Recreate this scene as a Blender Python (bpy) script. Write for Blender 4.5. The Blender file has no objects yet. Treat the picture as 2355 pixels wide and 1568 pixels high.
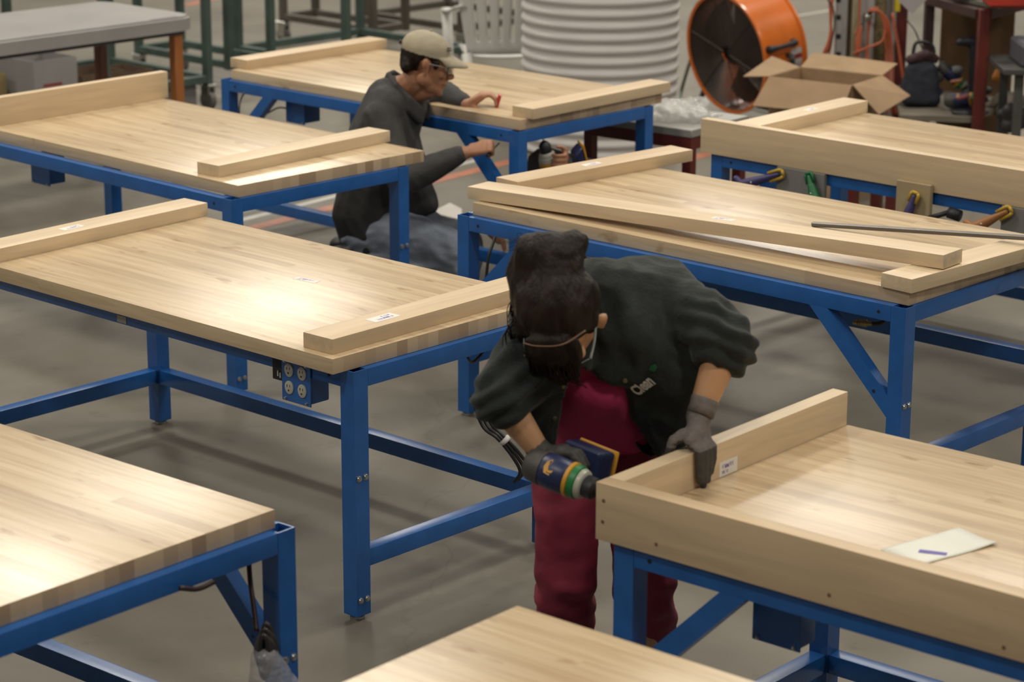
import bpy, bmesh, math, random
from mathutils import Vector, Matrix, noise
from mathutils.bvhtree import BVHTree
random.seed(7)
sc = bpy.context.scene
COL = sc.collection
PI = math.pi
R_ = math.radians
V = Vector
# ---------------------------------------------------------------- camera
F_PX, PITCH, ROLL, CAM_Z = 5655.12, 0.27304, 0.00321, 2.64468
IW, IH = 2355.0, 1568.0
def _dir(px, py):
    x, y = px - IW/2, py - IH/2
    c, s = math.cos(ROLL), math.sin(ROLL)
    x, y = c*x + s*y, -s*x + c*y
    fw = V((0, math.cos(PITCH), -math.sin(PITCH))); up = V((0, math.sin(PITCH), math.cos(PITCH)))
    return fw*F_PX + V((1, 0, 0))*x - up*y
def pixel(p):
    p = V(p) - V((0, 0, CAM_Z)); z = p.dot(V((0, math.cos(PITCH), -math.sin(PITCH)))); y = p.dot(V((0, math.sin(PITCH), math.cos(PITCH))))
    u, v = F_PX*p.x/z, -F_PX*y/z; c, s = math.cos(ROLL), math.sin(ROLL)
    return V((IW/2 + c*u - s*v, IH/2 + s*u + c*v))
def ground(px, py, z=0.0):
    """world point at height z seen at a photo pixel"""
    d = _dir(px, py); k = (z - CAM_Z)/d.z
    return V((0, 0, CAM_Z)) + d*k
def spot(px, py, y):
    """world point at depth y seen at a photo pixel"""
    d = _dir(px, py); k = y/d.y
    return V((0, 0, CAM_Z)) + d*k
cam = bpy.data.cameras.new('camera'); co = bpy.data.objects.new('camera', cam); COL.objects.link(co)
co.matrix_world = Matrix.Translation((0, 0, CAM_Z)) @ Matrix.Rotation(PI/2 - PITCH, 4, 'X') @ Matrix.Rotation(ROLL, 4, 'Z')
cam.sensor_width = 36; cam.lens = F_PX/IW*36; cam.clip_end = 200
cam.dof.use_dof = True; cam.dof.focus_distance = 7.1; cam.dof.aperture_fstop = 4.2
sc.camera = co
# ---------------------------------------------------------------- materials
MATS = {}
def mat(name, col, rough=0.5, metal=0.0, spec=0.5, bump=0.0, bscale=40.0, var=0.0, vscale=6.0, coat=0.0, alpha=1.0, trans=0.0, stretch=None, sheen=0.0):
    """principled material with procedural colour variation and bump"""
    if name in MATS: return MATS[name]
    m = bpy.data.materials.new(name); m.use_nodes = True; nt = m.node_tree; N = nt.nodes; L = nt.links
    b = N['Principled BSDF']
    b.inputs['Base Color'].default_value = (*col, 1); b.inputs['Roughness'].default_value = rough
    b.inputs['Metallic'].default_value = metal; b.inputs['Specular IOR Level'].default_value = spec
    b.inputs['Coat Weight'].default_value = coat; b.inputs['Alpha'].default_value = alpha
    b.inputs['Transmission Weight'].default_value = trans
    b.inputs['Sheen Weight'].default_value = sheen
    tc = N.new('ShaderNodeTexCoord'); mp = N.new('ShaderNodeMapping'); L.new(tc.outputs['Object'], mp.inputs['Vector'])
    if stretch: mp.inputs['Scale'].default_value = stretch
    if var:
        n = N.new('ShaderNodeTexNoise'); n.inputs['Scale'].default_value = vscale; n.inputs['Detail'].default_value = 5
        L.new(mp.outputs[0], n.inputs['Vector'])
        r = N.new('ShaderNodeValToRGB'); r.color_ramp.elements[0].position = .3; r.color_ramp.elements[1].position = .7
        r.color_ramp.elements[0].color = (*[max(0, c*(1-var)) for c in col], 1); r.color_ramp.elements[1].color = (*[min(1, c*(1+var)) for c in col], 1)
        L.new(n.outputs['Fac'], r.inputs['Fac']); L.new(r.outputs['Color'], b.inputs['Base Color'])
    if bump:
        n = N.new('ShaderNodeTexNoise'); n.inputs['Scale'].default_value = bscale; n.inputs['Detail'].default_value = 4
        L.new(mp.outputs[0], n.inputs['Vector'])
        bp = N.new('ShaderNodeBump'); bp.inputs['Strength'].default_value = bump; bp.inputs['Distance'].default_value = .01
        L.new(n.outputs['Fac'], bp.inputs['Height']); L.new(bp.outputs['Normal'], b.inputs['Normal'])
    MATS[name] = m
    return m
def math_node(nt, op, a, b=None):
    n = nt.nodes.new('ShaderNodeMath'); n.operation = op
    for i, v in enumerate((a, b)):
        if v is None: continue
        if isinstance(v, (int, float)): n.inputs[i].default_value = v
        else: nt.links.new(v, n.inputs[i])
    return n.outputs[0]
def wood_block(name, seed):
    """laminated maple: lanes along local X, staves of random length and tone"""
    m = bpy.data.materials.new(name); m.use_nodes = True; nt = m.node_tree; N = nt.nodes; L = nt.links
    b = N['Principled BSDF']; b.inputs['Roughness'].default_value = .26; b.inputs['Specular IOR Level'].default_value = .55
    tc = N.new('ShaderNodeTexCoord'); sx = N.new('ShaderNodeSeparateXYZ'); L.new(tc.outputs['Object'], sx.inputs[0])
    lane = math_node(nt, 'FLOOR', math_node(nt, 'DIVIDE', math_node(nt, 'ADD', sx.outputs['Y'], 0.0015), .0415))
    w1 = N.new('ShaderNodeTexWhiteNoise'); w1.noise_dimensions = '1D'; L.new(math_node(nt, 'ADD', lane, seed*13.7), w1.inputs['W'])
    off = math_node(nt, 'MULTIPLY', w1.outputs['Value'], 17.0)
    seg = math_node(nt, 'FLOOR', math_node(nt, 'ADD', math_node(nt, 'DIVIDE', sx.outputs['X'], 1.55), off))
    cb = N.new('ShaderNodeCombineXYZ'); L.new(lane, cb.inputs[0]); L.new(seg, cb.inputs[1]); cb.inputs[2].default_value = seed
    w2 = N.new('ShaderNodeTexWhiteNoise'); w2.noise_dimensions = '3D'; L.new(cb.outputs[0], w2.inputs['Vector'])
    r = N.new('ShaderNodeValToRGB'); e = r.color_ramp.elements
    e[0].position = 0; e[0].color = (.50, .365, .225, 1); e[1].position = 1; e[1].color = (.70, .55, .36, 1)
    for p, c in ((.10, (.565, .425, .27, 1)), (.30, (.62, .48, .305, 1)), (.7, (.665, .52, .335, 1))):
        x = e.new(p); x.color = c
    L.new(w2.outputs['Value'], r.inputs['Fac'])
    mp = N.new('ShaderNodeMapping'); mp.inputs['Scale'].default_value = (1.6, 26, 26); L.new(tc.outputs['Object'], mp.inputs['Vector'])
    ad = N.new('ShaderNodeVectorMath'); ad.operation = 'ADD'; L.new(mp.outputs[0], ad.inputs[0]); L.new(w2.outputs['Color'], ad.inputs[1])
    n = N.new('ShaderNodeTexNoise'); n.inputs['Scale'].default_value = 1.8; n.inputs['Detail'].default_value = 6; n.inputs['Distortion'].default_value = .6
    L.new(ad.outputs[0], n.inputs['Vector'])
    gr = N.new('ShaderNodeValToRGB'); gr.color_ramp.elements[0].position = .34; gr.color_ramp.elements[0].color = (.76, .70, .63, 1)
    gr.color_ramp.elements[1].position = .62; gr.color_ramp.elements[1].color = (1, 1, 1, 1); L.new(n.outputs['Fac'], gr.inputs['Fac'])
    mx = N.new('ShaderNodeMix'); mx.data_type = 'RGBA'; mx.blend_type = 'MULTIPLY'; mx.inputs[0].default_value = .75
    L.new(r.outputs['Color'], mx.inputs[6]); L.new(gr.outputs['Color'], mx.inputs[7])
    # sparse mineral streaks and knots
    mp2 = N.new('ShaderNodeMapping'); mp2.inputs['Scale'].default_value = (4.2, 15, 6); mp2.inputs['Location'].default_value = (seed*3.1, seed*1.7, 0)
    L.new(tc.outputs['Object'], mp2.inputs['Vector'])
    n2 = N.new('ShaderNodeTexNoise'); n2.inputs['Scale'].default_value = 1.3; n2.inputs['Detail'].default_value = 3; L.new(mp2.outputs[0], n2.inputs['Vector'])
    kr = N.new('ShaderNodeValToRGB'); kr.color_ramp.elements[0].position = .645; kr.color_ramp.elements[0].color = (1, 1, 1, 1)
    kr.color_ramp.elements[1].position = .72; kr.color_ramp.elements[1].color = (.66, .58, .50, 1); L.new(n2.outputs['Fac'], kr.inputs['Fac'])
    mx2 = N.new('ShaderNodeMix'); mx2.data_type = 'RGBA'; mx2.blend_type = 'MULTIPLY'; mx2.inputs[0].default_value = 1
    L.new(mx.outputs[2], mx2.inputs[6]); L.new(kr.outputs['Color'], mx2.inputs[7])
    sn = N.new('ShaderNodeSeparateXYZ'); L.new(tc.outputs['Normal'], sn.inputs[0])
    isend = math_node(nt, 'GREATER_THAN', math_node(nt, 'ABSOLUTE', sn.outputs['X']), .9)
    er = N.new('ShaderNodeValToRGB'); er.color_ramp.elements[0].color = (.37, .255, .155, 1); er.color_ramp.elements[1].color = (.60, .45, .29, 1)
    em = er.color_ramp.elements.new(.35); em.color = (.50, .37, .235, 1)
    L.new(w1.outputs['Value'], er.inputs['Fac'])
    mx3 = N.new('ShaderNodeMix'); mx3.data_type = 'RGBA'; L.new(isend, mx3.inputs[0]); L.new(mx2.outputs[2], mx3.inputs[6]); L.new(er.outputs['Color'], mx3.inputs[7])
    L.new(mx3.outputs[2], b.inputs['Base Color'])
    return m
def wood_board(name, col, seed, rough=.42):
    """single maple board, grain along local X"""
    m = bpy.data.materials.new(name); m.use_nodes = True; nt = m.node_tree; N = nt.nodes; L = nt.links
    b = N['Principled BSDF']; b.inputs['Roughness'].default_value = rough; b.inputs['Specular IOR Level'].default_value = .45
    tc = N.new('ShaderNodeTexCoord'); mp = N.new('ShaderNodeMapping'); mp.inputs['Scale'].default_value = (1.5, 20, 20); mp.inputs['Location'].default_value = (seed*2.3, seed*5.1, seed)
    L.new(tc.outputs['Object'], mp.inputs['Vector'])
    n = N.new('ShaderNodeTexNoise'); n.inputs['Scale'].default_value = 1.6; n.inputs['Detail'].default_value = 6; n.inputs['Distortion'].default_value = .8
    L.new(mp.outputs[0], n.inputs['Vector'])
    r = N.new('ShaderNodeValToRGB'); e = r.color_ramp.elements
    e[0].position = .3; e[0].color = (*[c*.86 for c in col], 1); e[1].position = .7; e[1].color = (*[min(1, c*1.06) for c in col], 1)
    L.new(n.outputs['Fac'], r.inputs['Fac']); L.new(r.outputs['Color'], b.inputs['Base Color'])
    return m
def label_mat():
    if 'printed_paper' in MATS: return MATS['printed_paper']
    m = bpy.data.materials.new('printed_paper'); m.use_nodes = True; nt = m.node_tree; N = nt.nodes; L = nt.links
    b = N['Principled BSDF']; b.inputs['Roughness'].default_value = .6
    tc = N.new('ShaderNodeTexCoord'); sx = N.new('ShaderNodeSeparateXYZ'); L.new(tc.outputs['Generated'], sx.inputs[0])
    w = N.new('ShaderNodeTexNoise'); w.inputs['Scale'].default_value = 9; mp = N.new('ShaderNodeMapping'); mp.inputs['Scale'].default_value = (3, .3, 0)
    L.new(tc.outputs['Generated'], mp.inputs[0]); L.new(mp.outputs[0], w.inputs['Vector'])
    ink = math_node(nt, 'GREATER_THAN', w.outputs['Fac'], .5)
    y = sx.outputs['Y']; x = sx.outputs['X']
    l1 = math_node(nt, 'MULTIPLY', math_node(nt, 'GREATER_THAN', y, .5), math_node(nt, 'LESS_THAN', y, .8))
    l2 = math_node(nt, 'MULTIPLY', math_node(nt, 'GREATER_THAN', y, .15), math_node(nt, 'LESS_THAN', y, .38))
    l2 = math_node(nt, 'MULTIPLY', l2, math_node(nt, 'LESS_THAN', x, .5))
    ln = math_node(nt, 'MAXIMUM', l1, l2)
    ln = math_node(nt, 'MULTIPLY', ln, math_node(nt, 'MULTIPLY', math_node(nt, 'GREATER_THAN', x, .15), math_node(nt, 'LESS_THAN', x, .82)))
    f = math_node(nt, 'MULTIPLY', ln, ink)
    mx = N.new('ShaderNodeMix'); mx.data_type = 'RGBA'; L.new(f, mx.inputs[0]); mx.inputs[6].default_value = (.8, .78, .72, 1); mx.inputs[7].default_value = (.2, .16, .42, 1)
    L.new(mx.outputs[2], b.inputs['Base Color']); MATS['printed_paper'] = m
    return m
def floor_mat():
    m = bpy.data.materials.new('polished_concrete'); m.use_nodes = True; nt = m.node_tree; N = nt.nodes; L = nt.links
    b = N['Principled BSDF']; tc = N.new('ShaderNodeTexCoord')
    n = N.new('ShaderNodeTexNoise'); n.inputs['Scale'].default_value = .9; n.inputs['Detail'].default_value = 8; n.inputs['Roughness'].default_value = .62; L.new(tc.outputs['Object'], n.inputs['Vector'])
    r = N.new('ShaderNodeValToRGB'); e = r.color_ramp.elements
    e[0].position = .3; e[0].color = (.135, .121, .096, 1); e[1].position = .72; e[1].color = (.225, .206, .17, 1); L.new(n.outputs['Fac'], r.inputs['Fac'])
    n2 = N.new('ShaderNodeTexNoise'); n2.inputs['Scale'].default_value = 5.5; n2.inputs['Detail'].default_value = 7; n2.inputs['Roughness'].default_value = .7; L.new(tc.outputs['Object'], n2.inputs['Vector'])
    k = N.new('ShaderNodeValToRGB'); k.color_ramp.elements[0].position = .26; k.color_ramp.elements[0].color = (.55, .53, .5, 1); k.color_ramp.elements[1].position = .40; k.color_ramp.elements[1].color = (1, 1, 1, 1)
    L.new(n2.outputs['Fac'], k.inputs['Fac'])
    v = N.new('ShaderNodeTexVoronoi'); v.feature = 'DISTANCE_TO_EDGE'; v.inputs['Scale'].default_value = .34
    dn = N.new('ShaderNodeTexNoise'); dn.inputs['Scale'].default_value = 2.5; dn.inputs['Detail'].default_value = 6; L.new(tc.outputs['Object'], dn.inputs['Vector'])
    va = N.new('ShaderNodeVectorMath'); va.operation = 'MULTIPLY_ADD'; va.inputs[1].default_value = (.5, .5, .5); L.new(dn.outputs['Color'], va.inputs[0]); L.new(tc.outputs['Object'], va.inputs[2]); L.new(va.outputs[0], v.inputs['Vector'])
    cr = N.new('ShaderNodeValToRGB'); cr.color_ramp.elements[0].color = (.6, .58, .55, 1); cr.color_ramp.elements[1].position = .004; cr.color_ramp.elements[1].color = (1, 1, 1, 1); L.new(v.outputs['Distance'], cr.inputs['Fac'])
    mx = N.new('ShaderNodeMix'); mx.data_type = 'RGBA'; mx.blend_type = 'MULTIPLY'; mx.inputs[0].default_value = .8; L.new(r.outputs['Color'], mx.inputs[6]); L.new(k.outputs['Color'], mx.inputs[7])
    mx2 = N.new('ShaderNodeMix'); mx2.data_type = 'RGBA'; mx2.blend_type = 'MULTIPLY'; mx2.inputs[0].default_value = .3; L.new(mx.outputs[2], mx2.inputs[6]); L.new(cr.outputs['Color'], mx2.inputs[7])
    L.new(mx2.outputs[2], b.inputs['Base Color'])
    rr = N.new('ShaderNodeMapRange'); rr.inputs['To Min'].default_value = .38; rr.inputs['To Max'].default_value = .62; L.new(n2.outputs['Fac'], rr.inputs['Value']); L.new(rr.outputs[0], b.inputs['Roughness'])
    b.inputs['Specular IOR Level'].default_value = .3
    return m
BLUE = mat('blue_powder_coat', (.019, .115, .375), .28, spec=.5, var=.10, vscale=14, bump=.02, bscale=160)
STEEL = mat('zinc_steel', (.55, .55, .52), .3, metal=1, var=.1)
DARK = mat('dark_hole', (.012, .012, .014), .7, var=.2)
BLACK = mat('black_rubber', (.018, .018, .02), .5, var=.25)
CABLE = mat('black_cable', (.02, .018, .018), .45, var=.2)
PAPER = label_mat()
WHITE = mat('white_plastic', (.66, .65, .62), .5, var=.05)
CARD = mat('cardboard', (.32, .21, .115), .75, var=.10, vscale=9, bump=.05, bscale=60)
RED = mat('red_paint', (.11, .015, .011), .45, var=.18)
ORANGE = mat('orange_paint', (.70, .165, .018), .3, var=.08, coat=.3)
GREEN = mat('dark_green_paint', (.055, .085, .072), .5, var=.25)
GREYSTEEL = mat('grey_brown_steel', (.085, .072, .058), .5, var=.25)
SKIN_W = mat('skin_tan', (.52, .285, .15), .5, var=.10, vscale=12)
SKIN_M = mat('skin_brown', (.40, .19, .105), .5, var=.14, vscale=14)
HAIR = mat('dark_brown_hair', (.013, .0075, .0045), .55, spec=.25, var=.5, vscale=40, bump=.5, bscale=120, stretch=(1, 1, .15))
JACKET = mat('black_fleece', (.021, .026, .0245), .9, spec=.2, var=.2, vscale=20, bump=.25, bscale=90, sheen=.12)
SHIRT_G = mat('charcoal_workshirt', (.038, .0365, .036), .8, var=.15, vscale=24, bump=.15, bscale=120)
MAROON = mat('maroon_cloth', (.19, .014, .034), .8, var=.18, vscale=9, bump=.1, bscale=70)
CRIMSON = mat('crimson_shirt', (.42, .028, .105), .8, var=.15, vscale=9, bump=.1, bscale=70)
JEANS = mat('faded_denim', (.235, .27, .335), .85, var=.28, vscale=11, bump=.2, bscale=150)
GLOVE = mat('grey_knit_glove', (.155, .135, .125), .85, var=.12, vscale=60, bump=.3, bscale=200)
GLOVE_D = mat('dark_glove_palm', (.05, .046, .042), .7, var=.2, vscale=60)
KHAKI = mat('khaki_cotton', (.37, .325, .235), .85, var=.08, vscale=30, bump=.12, bscale=160)
# ---------------------------------------------------------------- helpers
def tag(o, label, cat, group=None, kind=None):
    if label: o['label'] = label
    if cat: o['category'] = cat
    if group: o['group'] = group
    if kind: o['kind'] = kind
    return o
def thing(name, label, cat, loc=(0, 0, 0), rz=0.0, group=None):
    o = bpy.data.objects.new(name, None); COL.objects.link(o); o.empty_display_size = .1
    o.location = loc; o.rotation_euler = (0, 0, rz)
    return tag(o, label, cat, group)
def link(name, me, m, parent=None, smooth=False):
    o = bpy.data.objects.new(name, me); COL.objects.link(o)
    for mm in (m if isinstance(m, (list, tuple)) else [m]): me.materials.append(mm)
    if parent: o.parent = parent
    if smooth:
        for p in me.polygons: p.use_smooth = True
    return o
def obj(name, bm, m, parent=None, smooth=False, angle=None):
    bmesh.ops.recalc_face_normals(bm, faces=bm.faces)
    me = bpy.data.meshes.new(name); bm.to_mesh(me); bm.free()
    o = link(name, me, m, parent, smooth)
    if angle is not None:
        for p in me.polygons: p.use_smooth = True
        me.set_sharp_from_angle(angle=R_(angle))
    return o
def box(bm, x0, x1, y0, y1, z0, z1, bev=0.0, M=None, seg=1):
    r = bmesh.ops.create_cube(bm, size=1); vs = r['verts']
    for v in vs:
        v.co = V(((x0+x1)/2 + v.co.x*(x1-x0), (y0+y1)/2 + v.co.y*(y1-y0), (z0+z1)/2 + v.co.z*(z1-z0)))
    if bev:
        es = list({e for v in vs for e in v.link_edges})
        r2 = bmesh.ops.bevel(bm, geom=es, offset=bev, segments=seg, affect='EDGES', profile=.7)
        vs = list({v for f in r2['faces'] for v in f.verts} | {v for v in vs if v.is_valid})
    if M is not None: bmesh.ops.transform(bm, matrix=M, verts=vs)
    return vs
def frame_of(d, up=(0, 0, 1)):
    z = V(d).normalized(); u = V(up)
    if abs(z.dot(u)) > .98: u = V((1, 0, 0))
    x = u.cross(z).normalized(); y = z.cross(x)
    return Matrix((x, y, z)).transposed()
def tube(bm, pts, r, seg=10, closed=False, caps=True):
    pts = [V(p) for p in pts]; n = len(pts); rings = []
    rad = r if isinstance(r, (list, tuple)) else [r]*n
    prevx = None
    for i, p in enumerate(pts):
        a = pts[(i-1) % n] if (closed or i > 0) else p; b = pts[(i+1) % n] if (closed or i < n-1) else p
        d = (b-a)
        if d.length < 1e-9: d = V((0, 0, 1))
        d.normalize()
        if prevx is None: x = frame_of(d).col[0].copy()
        else:
            x = prevx - d*prevx.dot(d)
            if x.length < 1e-6: x = frame_of(d).col[0].copy()
            x.normalize()
        prevx = x; y = d.cross(x)
        rings.append([bm.verts.new(p + (x*math.cos(2*PI*k/seg) + y*math.sin(2*PI*k/seg))*rad[i]) for k in range(seg)])
    m = n if closed else n-1
    for i in range(m):
        A, B = rings[i], rings[(i+1) % n]
        for k in range(seg):
            bm.faces.new((A[k], A[(k+1) % seg], B[(k+1) % seg], B[k]))
    if caps and not closed:
        bm.faces.new(list(reversed(rings[0]))); bm.faces.new(rings[-1])
def spline(ctrl, n=8):
    """Catmull-Rom through control points"""
    P = [V(p) for p in ctrl]; P = [P[0]*2-P[1]] + P + [P[-1]*2-P[-2]]; out = []
    for i in range(1, len(P)-2):
        a, b, c, d = P[i-1:i+3]
        for k in range(n):
            t = k/n
            out.append(.5*((2*b) + (c-a)*t + (2*a-5*b+4*c-d)*t*t + (3*b-a-3*c+d)*t**3))
    out.append(P[-2]); return out
def lathe(bm, prof, M=None, seg=32, cap=True):
    """profile [(r,h)] turned round local Z"""
    rings = []
    for r, h in prof:
        rings.append([bm.verts.new((r*math.cos(2*PI*k/seg), r*math.sin(2*PI*k/seg), h)) for k in range(seg)])
    for A, B in zip(rings, rings[1:]):
        for k in range(seg): bm.faces.new((A[k], A[(k+1) % seg], B[(k+1) % seg], B[k]))
    if cap:
        bm.faces.new(list(reversed(rings[0]))); bm.faces.new(rings[-1])
    if M is not None: bmesh.ops.transform(bm, matrix=M, verts=[v for r in rings for v in r])
def prism(bm, poly, axis_fn, d0, d1):
    """extrude a 2D polygon; axis_fn(a,b,d)->xyz"""
    A = [bm.verts.new(axis_fn(a, b, d0)) for a, b in poly]; B = [bm.verts.new(axis_fn(a, b, d1)) for a, b in poly]
    n = len(poly); bm.faces.new(A); bm.faces.new(list(reversed(B)))
    for i in range(n): bm.faces.new((A[i], B[i], B[(i+1) % n], A[(i+1) % n]))
def NB(): return bmesh.new()
def bars(bm, p, q, w, h=None, up=(0, 0, 1)):
    """square bar from p to q"""
    p, q = V(p), V(q); h = h or w; d = q-p; Fm = frame_of(d, up).to_4x4(); Fm.translation = p
    box(bm, -w/2, w/2, -h/2, h/2, 0, d.length, .003, Fm)
# ---- organic bodies: convex hulls of spheres fused by a voxel remesh
ICO = {}
def unit_ball(sub):
    if sub not in ICO:
        q = bmesh.new(); bmesh.ops.create_icosphere(q, subdivisions=sub, radius=1.0); ICO[sub] = [v.co.copy() for v in q.verts]; q.free()
    return ICO[sub]
def hull(bm, balls, sub=2):
    q = bmesh.new()
    for b in balls:
        c, r = V(b[0]), b[1]
        rr = (r, r, r) if isinstance(r, (int, float)) else r
        rot = b[2] if len(b) > 2 else None
        for u in unit_ball(sub):
            p = V((u.x*rr[0], u.y*rr[1], u.z*rr[2])); q.verts.new(c + (rot @ p if rot is not None else p))
    bmesh.ops.convex_hull(q, input=q.verts[:])
    for v in [v for v in q.verts if not v.link_faces]: q.verts.remove(v)
    mp = {}
    for v in q.verts: mp[v] = bm.verts.new(v.co)
    for f in q.faces: bm.faces.new([mp[v] for v in f.verts])
    q.free()
def chain(bm, pts):
    for a, b in zip(pts, pts[1:]): hull(bm, [a, b])
def fuse(name, bm, m, parent, vox, smooth=4, wr=None, cut=None, thick=0.0, inv=None):
    """voxel-fuse hulls into one continuous smooth surface; wr(co)->offset along the normal; cut(co)->True removes"""
    loose = []
    me = bpy.data.meshes.new(name + '_src'); bm.to_mesh(me); bm.free()
    o = bpy.data.objects.new(name + '_src', me); COL.objects.link(o)
    md = o.modifiers.new('r', 'REMESH'); md.mode = 'VOXEL'; md.voxel_size = vox
    dg = bpy.context.evaluated_depsgraph_get(); dg.update()
    me2 = bpy.data.meshes.new_from_object(o.evaluated_get(dg)); bpy.data.objects.remove(o); bpy.data.meshes.remove(me)
    me2.name = name
    b2 = bmesh.new(); b2.from_mesh(me2)
    for _ in range(smooth): bmesh.ops.smooth_vert(b2, verts=b2.verts, factor=.5, use_axis_x=True, use_axis_y=True, use_axis_z=True)
    if wr:
        b2.normal_update()
        off = [(v, v.normal*wr(v.co)) for v in b2.verts]
        for v, d in off: v.co += d
        bmesh.ops.smooth_vert(b2, verts=b2.verts, factor=.4, use_axis_x=True, use_axis_y=True, use_axis_z=True)
    if cut:
        dead = [v for v in b2.verts if cut(v.co)]
        bmesh.ops.delete(b2, geom=dead, context='VERTS')
        bd = [v for v in b2.verts if v.is_boundary]
        for _ in range(4): bmesh.ops.smooth_vert(b2, verts=bd, factor=.5, use_axis_x=True, use_axis_y=True, use_axis_z=True)
    b2.to_mesh(me2); b2.free()
    me2.materials.clear()
    ob = link(name, me2, m, None, True)
    if parent:
        ob.parent = parent; ob.matrix_parent_inverse = parent_inv(parent)
    if thick:
        s = ob.modifiers.new('s', 'SOLIDIFY'); s.thickness = thick; s.offset = -1
    return ob
def parent_inv(p):
    return (Matrix.Translation(p.location) @ p.rotation_euler.to_matrix().to_4x4()).inverted()
def world_child(o, parent):
    o.parent = parent; o.matrix_parent_inverse = parent_inv(parent); return o
def copy_tree(o, parent=None):
    c = o.copy(); COL.objects.link(c)
    if parent: c.parent = parent
    for ch in [x for x in bpy.data.objects if x.parent is o]: copy_tree(ch, c)
    return c
def folds(amp=.006, sc_=9.0, st=(1, 1, 1), seed=0.0):
    s = V(st)
    def f(co):
        q = V((co.x*s.x, co.y*s.y, co.z*s.z))*sc_ + V((seed, seed*1.3, -seed))
        a = noise.noise(q); b = noise.noise(q*2.1 + V((5, 1, 3)))
        return amp*(-abs(a)*1.6 + .5 + .5*b)
    return f
# ---------------------------------------------------------------- floor
bm = NB(); box(bm, -25, 25, -6, 50, -.12, 0)
tag(obj('floor', bm, floor_mat()), None, None, kind='structure')
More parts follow.
